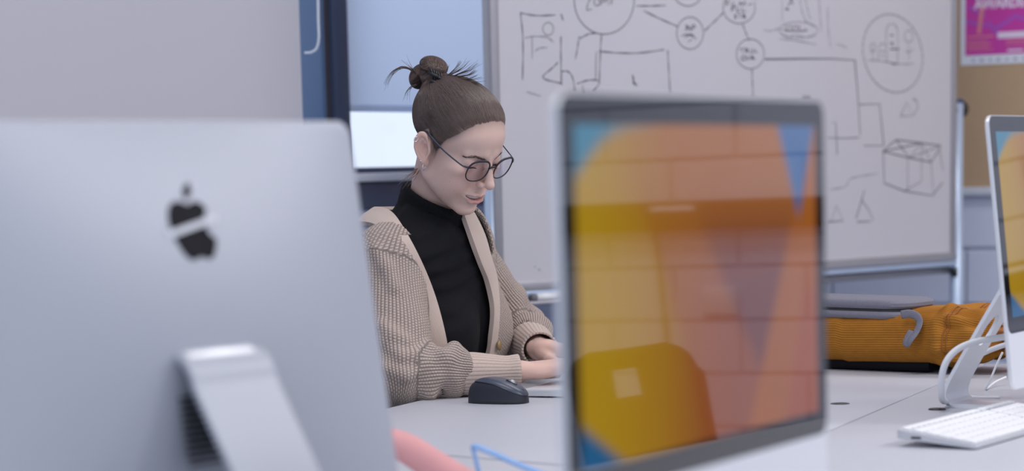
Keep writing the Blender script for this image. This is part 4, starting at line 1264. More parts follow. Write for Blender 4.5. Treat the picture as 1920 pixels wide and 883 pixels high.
blend(sstep(3.0, 1.0, np.abs(np.sqrt(((ay - 31) / 15) ** 2 + ((z - 9) / 9) ** 2) - .9) * 10) * sstep(72, 78, x), (0.58, 0.38, 0.34), .35)
for mx, my, mz, mr in ((60, -47, -33, .5), (69, -42, -44, .4), (54, -52, -53, .5), (74, -36, 27, .2)):
    i = np.argmin((x - mx) ** 2 + (y - my) ** 2 + (z - mz) ** 2)
    c0 = V[i]
    blend(sstep(mr + .8, mr - .4, np.linalg.norm(V - c0, axis=1)), (0.24, 0.12, 0.10), .8)
_ph = np.degrees(np.arctan2(ay, x + 4))
_hd = (z - np.interp(_ph, [0, 15, 28, 38, 46, 53, 60, 66, 71, 75, 79, 83, 95, 105, 115, 130, 150, 180], [74, 72, 66, 56, 44, 33, 23, 11, -3, -18, -18, 2, 24, 14, -10, -36, -52, -58]))
_notear = 1 - sstep(70.5, 73, ay)
blend(sstep(-6, 22, _hd) * _notear, (0.16, 0.11, 0.095), .8)
HEADV, HEADQ, HEADC = h2w(V), Q, colr

# ---- hair
PHI = [0, 15, 28, 38, 46, 53, 60, 66, 71, 75, 79, 83, 95, 105, 115, 130, 150, 180]
ZL = [74, 72, 66, 56, 44, 33, 23, 11, -3, -18, -18, 2, 24, 14, -10, -36, -52, -58]
def hair_depth(x, y, z):
    ph = np.degrees(np.arctan2(np.abs(y), x + 4))
    return (z - np.interp(ph, PHI, ZL)) * 0.8
BUN = np.array([-100.0, 0.0, 86.0])
def hair_cap(x, y, z):
    hd = hair_depth(x, y, z)
    off = -2.5 + 3.0 * sstep(3, 18, hd) + 5.5 * sstep(6, 42, hd)
    d = smin(head_core(x, y, z), neck_sdf(x, y, z), 18) - off
    lump = cap(x, y, z, (-74, 0, 70), (BUN[0], BUN[1], BUN[2]), 26, 20)
    return smin(d, lump, 16)
def bun(x, y, z):
    d = ell(x, y, z, (-104, -2, 104), (25, 27, 15))
    d = smin(d, ell(x, y, z, (-124, -4, 72), (16, 24, 24)), 3)
    d = smin(d, ell(x, y, z, (-98, -3, 86), (20, 25, 18)), 4)
    return d
V, Q = surface_nets(hair_cap, (-130, -84, -66), (100, 84, 128), 2.0)
hd = hair_depth(V[:, 0], V[:, 1], V[:, 2])
keep = (hd > -2.6)
fk = keep[Q].all(1)
mp = -np.ones(len(V), int); used = np.unique(Q[fk]); mp[used] = np.arange(len(used))
HAIRC = np.array([0.085, 0.060, 0.054])
rngH = np.random.default_rng(5)
hv = V[used]
hairV, hairQ = h2w(hv), mp[Q[fk]]
_hh = sstep(8, 40, hair_depth(hv[:, 0], hv[:, 1], hv[:, 2]))[:, None]
CAPC = np.array([0.24, 0.165, 0.14]) * (1 - _hh) + HAIRC * .95 * _hh
def hair_tint(n): 
    return HAIRC * (0.82 + 0.40 * rngH.random((n, 1))) * (1 + 0.05 * rngH.standard_normal((n, 3)) * np.array([1, .4, .6]))
def ribbon_strands(paths, r0, r1, sides=3):
    """paths (n, steps, 3) world -> tubes, tapering to both ends"""
    n, st, _ = paths.shape
    t = np.gradient(paths, axis=1); t /= np.linalg.norm(t, axis=2, keepdims=True) + 1e-12
    ref = np.array([0.31, 0.53, 0.79])
    a = np.cross(t, ref); a /= np.linalg.norm(a, axis=2, keepdims=True) + 1e-12
    b = np.cross(t, a)
    u = np.linspace(0, 1, st)
    prof = np.clip(np.minimum(u / 0.12, 1), 0.15, 1) * (1 - (1 - r1 / r0) * u)
    ang = np.arange(sides) * 2 * math.pi / sides
    W = paths[:, :, None] + r0 * prof[None, :, None, None] * (np.cos(ang)[None, None, :, None] * a[:, :, None] + np.sin(ang)[None, None, :, None] * b[:, :, None])
    V = W.reshape(-1, 3)
    base = np.arange(n)[:, None, None] * st * sides + np.arange(st - 1)[None, :, None] * sides
    j = np.arange(sides)[None, None, :]; j2 = (j + 1) % sides
    Q = np.stack([base + j, base + j2, base + sides + j2, base + sides + j], -1).reshape(-1, 4)
    return V, Q
def flow_strands(fn, start, target, steps, length, off, wob=0.0):
    p = start.copy(); out = [p.copy()]
    total = np.linalg.norm(target - p, axis=1)
    for s in range(steps - 1):
        d = target - p
        g_ = grad(fn, p, 0.8)
        d = d - g_ * (d * g_).sum(1, keepdims=True)
        d /= np.linalg.norm(d, axis=1, keepdims=True) + 1e-9
        rem = np.linalg.norm(target - p, axis=1)
        p = p + d * np.minimum(length / steps, rem * 0.5)[:, None]
        p = project(fn, p, 0.8, off if np.isscalar(off) else off, 1)
        out.append(p.copy())
    return np.stack(out, 1)
# start points on the hairline and over the scalp
N1 = 5400
ph = rngH.uniform(0, 180, N1); sg = np.where(rngH.random(N1) < .5, -1, 1)
zl = np.interp(ph, PHI, ZL) + rngH.gamma(1.8, 11.0, N1) - 7.0 + 2.5 * np.sin(ph * .35 + 1) + 2.0 * np.sin(ph * .9)
far_ = rngH.random(N1) < .25
zl = np.where(far_, zl + rngH.uniform(0, 60, N1), zl)
rad = 80.0
st_ = np.stack([-4 + rad * np.cos(np.radians(ph)), sg * rad * np.sin(np.radians(ph)) * .85, np.minimum(zl, 108)], 1)
zfix = st_[:, 2].copy()
for _ in range(6):
    st_ = project(hair_cap, st_, 0.8, 0.0, 1)
offs = rngH.uniform(-0.3, 0.9, N1)
paths = flow_strands(hair_cap, st_, BUN[None, :] + rngH.normal(0, 8, (N1, 3)), 26, 230, offs)
SV, SQ = ribbon_strands(h2w(paths.reshape(-1, 3)).reshape(paths.shape), 0.00034, 0.00052)
_rt = sstep(0, .24, np.linspace(0, 1, 26))[None, :, None]
SC = (np.array([0.20, 0.138, 0.118]) * (1 - _rt) + hair_tint(N1)[:, None, :] * _rt)
SC = np.repeat(SC.reshape(-1, 3), 3, axis=0)
# bun lump plus swirling strands
BV, BQ = surface_nets(bun, (-145, -40, 40), (-70, 36, 126), 1.6)
bd_ = BV - BUN
N2 = 800
i0 = rngH.integers(0, len(BV), N2)
p = BV[i0].copy(); out = [p.copy()]
axis = np.array([-0.35, -0.75, 0.55]); axis /= np.linalg.norm(axis)
axs = axis + rngH.normal(0, .06, (N2, 3))
for s in range(19):
    g_ = grad(bun, p, .8)
    d = np.cross(axs, g_); d /= np.linalg.norm(d, axis=1, keepdims=True) + 1e-9
    p = project(bun, p + d * 3.0, .8, 0.4, 1); out.append(p.copy())
bp_ = np.stack(out, 1)
BSV, BSQ = ribbon_strands(h2w(bp_.reshape(-1, 3)).reshape(bp_.shape), 0.0005, 0.0005)
BSC = np.repeat(hair_tint(N2) * np.array([1.15, 1.05, 1.0]), 20 * 3, axis=0)
# loose wisps, laid out around the bun
def wisp(pts, n, spread, steps=18, r0=.0006):
    c = spline(np.array(pts), steps)
    ps_ = []
    for k in range(n):
        o0 = rngH.normal(0, spread * .15, 3); o1 = rngH.normal(0, spread, 3)
        u = np.linspace(0, 1, steps)[:, None]
        ps_.append(c + o0 * (1 - u) + o1 * u ** 1.5)
    return np.array(ps_), r0
YB = 4.245
WS = []
for pts, n, sp_ in (
    ([P(783, 143, YB), P(770, 130, YB), P(755, 126, YB), P(738, 134, YB), P(728, 146, YB), P(721, 160, YB)], 9, .0035),
    ([P(782, 142, YB), P(772, 128, YB - .01), P(764, 118, YB - .01), P(757, 109, YB - .01)], 5, .004),
    ([P(784, 146, YB), P(768, 131, YB + .01), P(750, 129, YB + .01), P(736, 140, YB + .01)], 5, .004),
    ([P(782, 158, YB), P(772, 163, YB), P(766, 172, YB), P(764, 188, YB)], 6, .004),
    ([P(828, 146, YB - .03), P(838, 130, YB - .03), P(841, 121, YB - .03)], 6, .002),
    ([P(830, 148, YB - .03), P(846, 136, YB - .035), P(858, 124, YB - .04), P(863, 115, YB - .04)], 8, .003),
    ([P(830, 149, YB - .03), P(850, 138, YB - .04), P(868, 128, YB - .045), P(880, 116, YB - .05)], 9, .003),
    ([P(832, 150, YB - .03), P(856, 140, YB - .04), P(878, 130, YB - .05), P(896, 116, YB - .055)], 8, .003),
    ([P(832, 151, YB - .03), P(858, 144, YB - .045), P(880, 140, YB - .055), P(893, 131, YB - .06)], 10, .003),
    ([P(832, 152, YB - .03), P(856, 147, YB - .045), P(878, 147, YB - .055), P(895, 139, YB - .06)], 10, .003),
    ([P(832, 153, YB - .03), P(858, 150, YB - .045), P(882, 152, YB - .055), P(906, 150, YB - .065)], 12, .003),
    ([P(832, 153, YB - .03), P(858, 151, YB - .045), P(882, 154, YB - .055), P(900, 157, YB - .06)], 10, .002),
    ([P(783, 316, 4.22), P(775, 324, 4.23), P(765, 330, 4.24), P(752, 338, 4.25)], 9, .008),
    ([P(786, 318, 4.22), P(780, 330, 4.23), P(770, 340, 4.24)], 6, .007)):
    WS.append(wisp(pts, n, sp_)[0])
WS = np.concatenate(WS)
WV, WQ = ribbon_strands(WS, 0.0007, 0.00012)
_wt = hair_tint(len(WS)) * 1.25; _wt[-15:] = _wt[-15:] * np.array([4.2, 4.0, 3.6])
WC = np.repeat(_wt, 18 * 3, axis=0)
M_HAIR = attr_mat('brown_hair', 'tint', 0.36, spec=0.5)
# ---- torso frame
FT, LT = np.array([DV[0], DV[1], 0.0]), np.array([DU[0], DU[1], 0.0])
def tor(x, y, z):
    dx, dy, dz = x - NB[0], y - NB[1], z - NB[2]
    a = dx * LT[0] + dy * LT[1]; b = dx * FT[0] + dy * FT[1]
    return a, b + 0.17 * np.clip(-dz, 0, 0.6), dz
def tor2w(a, b, dz):
    bb = b - 0.17 * np.clip(-dz, 0, .6)
    return NB + LT * a + FT * bb + np.array([0, 0, dz])
def torso(x, y, z):
    a, b, h = tor(x, y, z)
    aa = np.abs(a)
    d = ell(a, b, h, (0, 0.0, -.165), (.148, .098, .19))
    d = smin(d, cap(aa, b, h, (0, -.012, -.062), (.130, -.012, -.072), .048, .046), .05)
    d = smin(d, cap(aa, b, h, (0, -.015, -.005), (.10, -.015, -.050), .046, .034), .04)
    d = smin(d, ell(aa, b, h, (.066, .072, -.225), (.062, .052, .062)), .05)
    d = smin(d, ell(a, b, h, (0, .0, -.34), (.130, .094, .14)), .06)
    d = smin(d, ell(a, b, h, (0, -.01, -.48), (.165, .120, .13)), .06)
    return d
SR, SL = tor2w(-.150, -.012, -.070), tor2w(.150, -.012, -.070)
ER, WR_ = P(742, 706, 4.10), P(968, 697, 4.13)
EL, WL_ = P(972, 622, 4.56), P(1012, 655, 4.33)
def arms(x, y, z, r):
    d = cap(x, y, z, SR, ER, .046 + r, .040 + r)
    d = smin(d, cap(x, y, z, ER, WR_, .038 + r, .026 + r * .5), .02)
    d2 = cap(x, y, z, SL, EL, .046 + r, .040 + r)
    d2 = smin(d2, cap(x, y, z, EL, WL_, .038 + r, .026 + r * .5), .02)
    return np.minimum(d, d2)
# ---- hands
def hand_sdf(x, y, z, sg, curl, stub=-70):
    y = y * sg
    d = None
    bases = [((86, 27, 3), (43, 25, 20), 8.6, -.10), ((90, 9, 5), (47, 28, 21), 8.8, 0.0), ((86, -9, 4), (44, 27, 20), 8.4, .08), ((78, -25, 0), (34, 20, 18), 7.4, .18)]
    for (bx, by, bz), ln, r0, sp_ in bases:
        m = cap(x, y, z, (4, by * .55, 0), (bx, by, bz), 12.5, 10.0)
        d = m if d is None else smin(d, m, 9)
    d = smin(d, ell(x, y, z, (45, 2, -6), (40, 36, 13)), 8)
    d = smin(d, smin(cap(x, y, z, (stub, 8, 0), (8, 9, 0), 16, 15), cap(x, y, z, (stub, -8, 0), (8, -9, 0), 16, 15), 10), 12)
    for (bx, by, bz), ln, r0, sp_ in bases:
        p = np.array([bx, by, bz], float); ang = math.radians(curl[0])
        for k, l in enumerate(ln):
            q = p + l * np.array([math.cos(ang) * math.cos(sp_), -math.sin(sp_), -math.sin(ang)])
            d = smin(d, cap(x, y, z, p, q, r0 - .6 * k, r0 - .6 * (k + 1)), 5 if k == 0 else 1.5)
            p = q; ang += math.radians(curl[1])
    th = [(16, 22, -8), (46, 43, -12), (74, 52, -16), (98, 54, -19)]
    for k in range(3):
        d = smin(d, cap(x, y, z, th[k], th[k + 1], 12 - 1.6 * k, 10.4 - 1.6 * k), 7 if k == 0 else 2)
    return d
def hand_mesh(wrist, fwd, sg, curl, scale=0.94, roll=0.0, stub=-70):
    f_ = np.array(fwd, float); f_ /= np.linalg.norm(f_)
    u_ = np.array([0, 0, 1.0]); u_ = u_ - f_ * u_.dot(f_); u_ /= np.linalg.norm(u_)
    l_ = np.cross(u_, f_)
    u2 = u_ * math.cos(roll) + l_ * math.sin(roll); l2 = np.cross(u2, f_)
    V, Q = surface_nets(lambda x, y, z: hand_sdf(x, y, z, sg, curl, stub), (-92, -60, -75), (185, 72, 24), 1.7)
    return wrist + (V * .001 * scale) @ np.stack([f_, l2, u2], 1).T, Q
RHV, RHQ = hand_mesh(WR_ + np.array([0, 0, .002]), (0.93, 0.30, 0.03), 1, (14, 26))
LHV, LHQ = hand_mesh(WL_ + np.array([.004, 0, .002]), (0.80, -0.58, -0.08), -1, (16, 26), stub=-12)
# body core inside the clothes
def body_core(x, y, z):
    return np.minimum(torso(x, y, z), arms(x, y, z, -.008))
TV, TQ = surface_nets(body_core, NB + np.array([-.36, -.36, -.62]), NB + np.array([.36, .42, .04]), .008)
HIP = tor2w(0, -.02, -.49)
def legs(x, y, z):
    d = None
    for s in (-1, 1):
        h_ = HIP + LT * .085 * s; kn = h_ + FT * .40 + LT * .03 * s + np.array([0, 0, .0]); an = kn + FT * -.02 + np.array([0, 0, -(kn[2] - .09)])
        q = smin(cap(x, y, z, h_, kn, .078, .056), cap(x, y, z, kn, an, .055, .040), .03)
        q = smin(q, cap(x, y, z, an + np.array([0, 0, -.03]), an + FT * .14 + np.array([0, 0, -.052]), .04, .032), .03)
        d = q if d is None else np.minimum(d, q)
    return d
LV, LQ = surface_nets(lambda x, y, z: np.minimum(legs(x, y, z) + .006, torso(x, y, z) + .01), HIP + np.array([-.3, -.45, -.62]), HIP + np.array([.62, .35, .1]), .012)
def cat(parts):
    Vs, Qs, off = [], [], 0
    for v, q in parts:
        Vs.append(v); Qs.append(q + off); off += len(v)
    return np.vstack(Vs), np.vstack(Qs)
SKB = np.array([0.690, 0.485, 0.420])
BV_, BQ_ = cat([(HEADV, HEADQ), (TV, TQ), (RHV, RHQ), (LHV, LHQ), (LV, LQ)])
BC_ = np.vstack([HEADC] + [np.tile(SKB * np.array([1.03, .97, .96]), (len(q), 1)) for q in (TV, RHV, LHV, LV)])
M_SKIN = attr_mat('skin', 'tint', 0.50, spec=0.38, sss=0.25)
nt = M_SKIN.node_tree
_tc = nt.nodes.new('ShaderNodeTexCoord'); _n = nt.nodes.new('ShaderNodeTexNoise'); _n.inputs['Scale'].default_value = 900; _b = nt.nodes.new('ShaderNodeBump'); _b.inputs['Strength'].default_value = .12; _b.inputs['Distance'].default_value = .0006
nt.links.new(_tc.outputs['Object'], _n.inputs['Vector']); nt.links.new(_n.outputs[0], _b.inputs['Height']); nt.links.new(_b.outputs[0], nt.nodes['Principled BSDF'].inputs['Normal'])
woman = empty('person', (HIP[0], HIP[1], 0.0)); tag(woman, 'woman in black turtleneck and beige knitted cardigan typing, hair in a bun, head bowed', 'person')
body = adopt(fast_mesh('body', BV_, BQ_, M_SKIN, None, True, BC_), woman)
HV_, HQ_ = cat([(hairV, hairQ), (SV, SQ), (h2w(BV), BQ), (BSV, BSQ), (WV, WQ)])
HC_ = np.vstack([CAPC, SC, np.tile(HAIRC * .6, (len(BV), 1)), BSC, WC])
hair = adopt(fast_mesh('hair', HV_, HQ_, M_HAIR, None, True, HC_), woman); hair['label'] = 'brown hair pulled up into a messy bun with loose wisps'
# eyes
M_EYE = attr_mat('eye', 'tint', 0.12, spec=0.5)
for s in (-1, 1):
    bm = bmesh.new(); bmesh.ops.create_uvsphere(bm, u_segments=40, v_segments=28, radius=12.0)
    ev = np.array([q.co[:] for q in bm.verts]); me_ = bpy.data.meshes.new('eye'); bm.to_mesh(me_); bm.free()
    gz_ = np.array([.80, 0.0, -.60]); gz_ /= np.linalg.norm(gz_)
    an = np.degrees(np.arccos(np.clip(ev @ gz_ / 12.0, -1, 1)))
    cc = np.tile(np.array([.62, .58, .58]), (len(ev), 1)); cc[an < 30] = (.10, .07, .05); cc[an < 12] = (.01, .01, .01)
    me_.vertices.foreach_set('co', h2w(ev + np.array([70.4, 31 * s, 8.5])).astype(np.float32).ravel()); me_.update()
    ca = me_.color_attributes.new('tint', 'FLOAT_COLOR', 'POINT'); ca.data.foreach_set('color', np.concatenate([cc, np.ones((len(cc), 1))], 1).astype(np.float32).ravel())
    me_.shade_smooth(); me_.materials.append(M_EYE)
    adopt(link(bpy.data.objects.new('eye', me_)), woman)
# brows and lashes as short hairs on the skin
def surf_hairs(centres, dirs, lens, lift, r):
    p = project(face, centres, .4, 0.2, 3)
    out = []
    for k in range(5):
        q = project(face, p + dirs * (lens[:, None] * k / 4), .4, 0.25 + lift * k / 4, 2)
        out.append(q)
    pp = np.stack(out, 1)
    V, Q = ribbon_strands(h2w(pp.reshape(-1, 3)).reshape(pp.shape), r, r * .3)
    return V, Q
M_BROW = mat('brow_hair', (0.10, 0.066, 0.055), 0.6, noise=0.1)
for s in (-1, 1):
    n_ = 230
    u = rngH.random(n_)
    bl_ = np.stack([np.interp(u, [0, .5, 1], [90, 84, 68]), s * np.interp(u, [0, .5, 1], [11, 28, 46]), np.interp(u, [0, .55, 1], [21.5, 27.0, 22])], 1)
    bl_[:, 2] += rngH.normal(0, 1, n_) * np.interp(u, [0, .3, 1], [1.3, 1.6, .6])
    dr_ = np.stack([-.3 - .4 * u, s * (.35 + .5 * u), .75 - 1.2 * u], 1); dr_ /= np.linalg.norm(dr_, axis=1, keepdims=True)
    V, Q = surf_hairs(bl_, dr_, rngH.uniform(3.5, 6, n_), .3, .00022)
    adopt(fast_mesh('eyebrow', V, Q, M_BROW), woman)
    n_ = 44
    u = np.linspace(0, 1, n_)
    st0 = np.stack([83 - 7 * u ** 2 - 1.0 * (1 - u), s * (22 + 17.0 * u), 5.0 - 1.2 * np.abs(u - .5) * 2], 1)
    pth = []
    for k in range(6):
        t_ = k / 5
        pth.append(st0 + np.stack([t_ * 5 * np.ones(n_), s * t_ * 3 * (u - .4), (-t_ * 3.4 + 3.4 * t_ * t_) * np.ones(n_)], 1))
    pth = np.stack(pth, 1)
    V, Q = ribbon_strands(h2w(pth.reshape(-1, 3)).reshape(pth.shape), .00035, .0001)
    adopt(fast_mesh('eyelashes', V, Q, M_INKD), woman)
# teeth
M_TOOTH = mat('tooth', (0.66, 0.62, 0.60), 0.25, noise=0.03)
V, Q = surface_nets(lambda x, y, z: smax(smax(ell(x, y, z, (70, 0, -53.5), (23.5, 25, 40)), np.abs(z - .004 * y * y + 53.8) - 5.0, 1.2), 82 - x, 1) - .25 * np.abs(np.sin(y / 7.6 * math.pi + math.pi / 2)) * 0.8, (78, -24, -62), (100, 24, -46), .8)
adopt(fast_mesh('teeth', h2w(V - np.array([2.5, 0, 0])), Q, M_TOOTH), woman)
# ---- knitted material: columns and stitches from the 'knit' coordinates carried by the cloth
def knit_mat(name, rgb, rib=1.0, stitch=0.5, dist=0.002, strength=0.8, rough=0.85, dark=0.25):
    m = mat(name, rgb, rough, spec=0.25)
    nt = m.node_tree; b = nt.nodes['Principled BSDF']
    b.inputs['Sheen Weight'].default_value = 0.25 if rgb[0] > .1 else 0.0
    at_ = nt.nodes.new('ShaderNodeAttribute'); at_.attribute_name = 'knit'
    sp_ = nt.nodes.new('ShaderNodeSeparateXYZ'); nt.links.new(at_.outputs['Vector'], sp_.inputs[0])
    def mth(op, a, b_=None):
        n = nt.nodes.new('ShaderNodeMath'); n.operation = op
        for i, q in enumerate((a, b_)):
            if q is None: continue
            if isinstance(q, (int, float)): n.inputs[i].default_value = q
            else: nt.links.new(q, n.inputs[i])
        return n.outputs[0]
    u, v = sp_.outputs[0], sp_.outputs[1]
    fu = mth('ABSOLUTE', mth('SINE', mth('MULTIPLY', u, math.pi)))
    fl_ = mth('FLOOR', u)
    vv = mth('ADD', v, mth('MULTIPLY', fl_, 0.5))
    fv = mth('ABSOLUTE', mth('SINE', mth('MULTIPLY', vv, math.pi)))
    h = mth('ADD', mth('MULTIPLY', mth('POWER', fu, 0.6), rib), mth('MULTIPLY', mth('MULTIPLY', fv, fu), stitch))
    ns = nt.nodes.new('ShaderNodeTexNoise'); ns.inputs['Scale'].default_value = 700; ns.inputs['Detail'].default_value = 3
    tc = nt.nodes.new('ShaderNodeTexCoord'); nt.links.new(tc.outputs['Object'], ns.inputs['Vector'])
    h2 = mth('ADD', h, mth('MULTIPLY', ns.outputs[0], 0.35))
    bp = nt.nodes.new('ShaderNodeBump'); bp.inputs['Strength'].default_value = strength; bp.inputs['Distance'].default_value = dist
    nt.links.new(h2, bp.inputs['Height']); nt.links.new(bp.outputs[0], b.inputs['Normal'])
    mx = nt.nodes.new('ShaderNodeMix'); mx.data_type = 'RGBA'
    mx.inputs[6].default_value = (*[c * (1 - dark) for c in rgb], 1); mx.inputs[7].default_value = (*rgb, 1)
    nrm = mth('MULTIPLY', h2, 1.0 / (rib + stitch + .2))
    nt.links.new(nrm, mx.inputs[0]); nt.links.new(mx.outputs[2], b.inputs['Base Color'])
    return m
BEIGE = (0.60, 0.475, 0.415)
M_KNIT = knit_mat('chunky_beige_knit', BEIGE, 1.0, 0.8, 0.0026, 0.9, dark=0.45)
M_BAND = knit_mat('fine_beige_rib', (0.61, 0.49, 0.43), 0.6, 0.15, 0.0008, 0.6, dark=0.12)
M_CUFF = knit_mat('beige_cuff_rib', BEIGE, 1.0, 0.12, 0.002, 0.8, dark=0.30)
M_BLKKNIT = knit_mat('black_fine_knit', (0.0055, 0.0058, 0.0085), 0.7, 0.15, 0.0010, 0.8, 0.9, dark=0.3)

# ---- black turtleneck
KB = h2w((-12, 0, -38))
naxis = (KB - NB) / np.linalg.norm(KB - NB)
rim0, rim1 = P(764, 336, 4.33), P(868, 404, 4.25)
rn = np.cross(rim1 - rim0, LT); rn /= np.linalg.norm(rn)
if rn[2] < 0: rn = -rn
NB0 = NB - naxis * .02
def neck_w(x, y, z, r):
    return cap(x, y, z, NB0, KB + naxis * .05, r + .004, r)
def collar(x, y, z):
    pl_ = (x - rim0[0]) * rn[0] + (y - rim0[1]) * rn[1] + (z - rim0[2]) * rn[2]
    d = smax(cap(x, y, z, NB0 - naxis * .01, KB + naxis * .05, .076, .054), pl_, .008)
    return smax(d, -neck_w(x, y, z, .0495), .003)
def sweater_body(x, y, z):
    return smax(torso(x, y, z) - .007, NB[2] - .50 - z, .01)
def sweater(x, y, z):
    d = smin(sweater_body(x, y, z), cap(x, y, z, NB0 - naxis * .02, NB + naxis * .010, .066, .050), .03)
    ax_ = (x - NB[0]) * naxis[0] + (y - NB[1]) * naxis[1] + (z - NB[2]) * naxis[2]
    d = d + .0016 * np.sin(ax_ * 260 + 3 * (x + y) * 10) * sstep(-.10, -.02, ax_)
    low = smax(collar(x, y, z), -.006 - ax_, .006)
    return smin(d, low, .003)
V, Q = surface_nets(sweater, NB + np.array([-.26, -.30, -.53]), NB + np.array([.26, .30, .16]), .0042)
V = project(sweater, V, .001, 0, 1)
e1_ = np.cross(naxis, LT); e1_ /= np.linalg.norm(e1_); e2_ = np.cross(naxis, e1_)
dv = V - NB
ax_ = dv @ naxis
ang = np.arctan2(dv @ e2_, dv @ e1_)
a_, b_, h_ = tor(V[:, 0], V[:, 1], V[:, 2])
is_col = collar(*V.T) < .0035
uv = np.stack([np.where(is_col, ang * 26, .5), np.where(is_col, ax_ * 300, .5), 0 * ang], 1)
sw = adopt(fast_mesh('turtleneck', V, Q, M_BLKKNIT, None, True, uv=uv), woman); sw['label'] = 'black ribbed turtleneck sweater'

# ---- beige cardigan
CR_ = ER + (WR_ - ER) * 0.60
CL_ = EL + (WL_ - EL) * 0.62
def seg_ta(p, a, b, ref):
    d = b - a; L2 = d @ d; ln = math.sqrt(L2)
    w = p - a; t = (w @ d) / L2
    n = d / ln
    r1 = ref - n * (ref @ n); r1 /= np.linalg.norm(r1); r2 = np.cross(n, r1)
    return t * ln, np.arctan2(w @ r2, w @ r1)
def seg_t(x, y, z, a, b):
    d = b - a
    return np.clip(((x - a[0]) * d[0] + (y - a[1]) * d[1] + (z - a[2]) * d[2]) / (d @ d), -.2, 1.2)
BUMP_R = ER + (WR_ - ER) * .46 + np.array([0, -.004, .012])
BUMP_L = EL + (WL_ - EL) * .40 + np.array([0.01, 0, .014])
RIDGES = []
def sleeves(x, y, z):
    t = seg_t(x, y, z, SR, ER)
    d = cap(x, y, z, SR, ER, .060, .060) + .0045 * np.sin(t * 13 + z * 40) * sstep(.2, .7, t)
    t2 = seg_t(x, y, z, ER, CR_)
    f = cap(x, y, z, ER, CR_, .054, .040) + .0038 * np.sin(t2 * 15 + y * 60 + z * 50) * sstep(0, .3, t2)
    f = smin(f, ell(x, y, z, BUMP_R, (.036, .040, .040)), .012)
    d = smin(d, f, .022)
    for pts_, r_ in RIDGES:
        for k in range(len(pts_) - 1):
            d = smin(d, cap(x, y, z, pts_[k], pts_[k + 1], r_), .014)
    t = seg_t(x, y, z, SL, EL)
    d2 = cap(x, y, z, SL, EL, .058, .052) + .004 * np.sin(t * 14 + x * 50) * sstep(.3, .8, t)
    t2 = seg_t(x, y, z, EL, CL_)
    f = cap(x, y, z, EL, CL_, .050, .036) + .0035 * np.sin(t2 * 14 + x * 60) * sstep(0, .4, t2)
    f = smin(f, ell(x, y, z, BUMP_L, (.040, .044, .034)), .012)
    d2 = smin(d2, f, .02)
    # the sleeve stops where the cuff begins
    for w_, e_, c_ in ((WR_, ER, CR_), (WL_, EL, CL_)):
        n = (w_ - e_) / np.linalg.norm(w_ - e_)
        pl_ = (x - c_[0]) * n[0] + (y - c_[1]) * n[1] + (z - c_[2]) * n[2] - .006
        near = np.sqrt((x - c_[0]) ** 2 + (y - c_[1]) ** 2 + (z - c_[2]) ** 2) < .16
        if w_ is WR_: d = np.where(near, smax(d, pl_, .012), d)
        else: d2 = np.where(near, smax(d2, pl_, .012), d2)
    return np.minimum(d, d2)
def card_torso(x, y, z):
    a, b, h = tor(x, y, z)
    d = torso(x, y, z) - .019
    d = smin(d, ell(np.abs(a), b, h, (.125, -.01, -.30), (.065, .10, .22)), .04)        # hangs loose at the sides
    d = smin(d, cap(np.abs(a), b, h, (.075, -.012, -.042), (.145, -.012, -.064), .054, .056), .03)     # padded shoulder
    return d + .003 * np.sin(a * 55 + h * 9) * sstep(-.06, -.2, h)
def card_outer(x, y, z):
    return smin(card_torso(x, y, z), sleeves(x, y, z), .016)
def hit(px, py, fn, y0_=3.80, y1_=4.75, n=480):
    d = ray(px, py)
    ts = np.linspace(y0_, y1_, n) / d[1]
    p = CAM + d * ts[:, None]
    f = fn(p[:, 0], p[:, 1], p[:, 2])
    k = np.argmax(f < 0) if (f < 0).any() else int(np.argmin(f))
    return p[k]
_sl = lambda x, y, z: sleeves(x, y, z)
_rd = [([(722, 640), (752, 668), (782, 668), (806, 652)], .009), ([(722, 690), (760, 704), (800, 684), (824, 664)], .008), ([(806, 738), (818, 706), (838, 672), (852, 650)], .010), ([(715, 610), (735, 628), (760, 640)], .009), ([(706, 470), (724, 500), (740, 540)], .008)]
RIDGES = [([hit(a, b, _sl) for a, b in pl_], r_) for pl_, r_ in _rd]
def dens(pl_, n):
    q = np.array([(a, b, 0) for a, b in pl_], float)
    return spline(q, n)[:, :2]
RI = dens([(732, 387), (748, 412), (766, 441), (784, 475), (802, 514), (819, 559), (831, 605), (840, 646), (846, 690)], 40)
RO = dens([(702, 414), (715, 430), (737, 455), (755, 486), (770, 527), (780, 559), (793, 600), (803, 640), (808, 690)], 40)
LI = dens([(869, 398), (884, 440), (903, 493), (916, 524), (925, 560), (927, 590), (922, 638), (917, 669), (910, 705)], 40)
LO = dens([(890, 398), (910, 438), (922, 482), (931, 510), (936, 545), (938, 584), (935, 624), (930, 669), (924, 705)], 40)
ct = lambda x, y, z: card_torso(x, y, z)
hr = np.array([hit(a, b, ct) for a, b in RI]); hl = np.array([hit(a, b, ct) for a, b in LI])
hr = np.array([hit(*(a * .55 + b * .45), ct) for a, b in zip(RI, RO)]); hl = np.array([hit(*(a * .55 + b * .45), ct) for a, b in zip(LI, LO)])
ar, _, hhr = tor(hr[:, 0], hr[:, 1], hr[:, 2]); al, _, hhl = tor(hl[:, 0], hl[:, 1], hl[:, 2])
so, sl_ = np.argsort(hhr), np.argsort(hhl)
def opening(x, y, z):
    a, b, h = tor(x, y, z)
    r_ = np.interp(h, hhr[so], ar[so]); l_ = np.interp(h, hhl[sl_], al[sl_])
    r_ = np.where(h > -.03, -.170, r_); l_ = l_ + .006 + .075 * sstep(-.045, -.005, h)
    w = np.maximum(r_ - a, a - l_)
    return smax(w, np.where(h > -.11, -.078, .02) - b, .004)                     # negative inside the open front
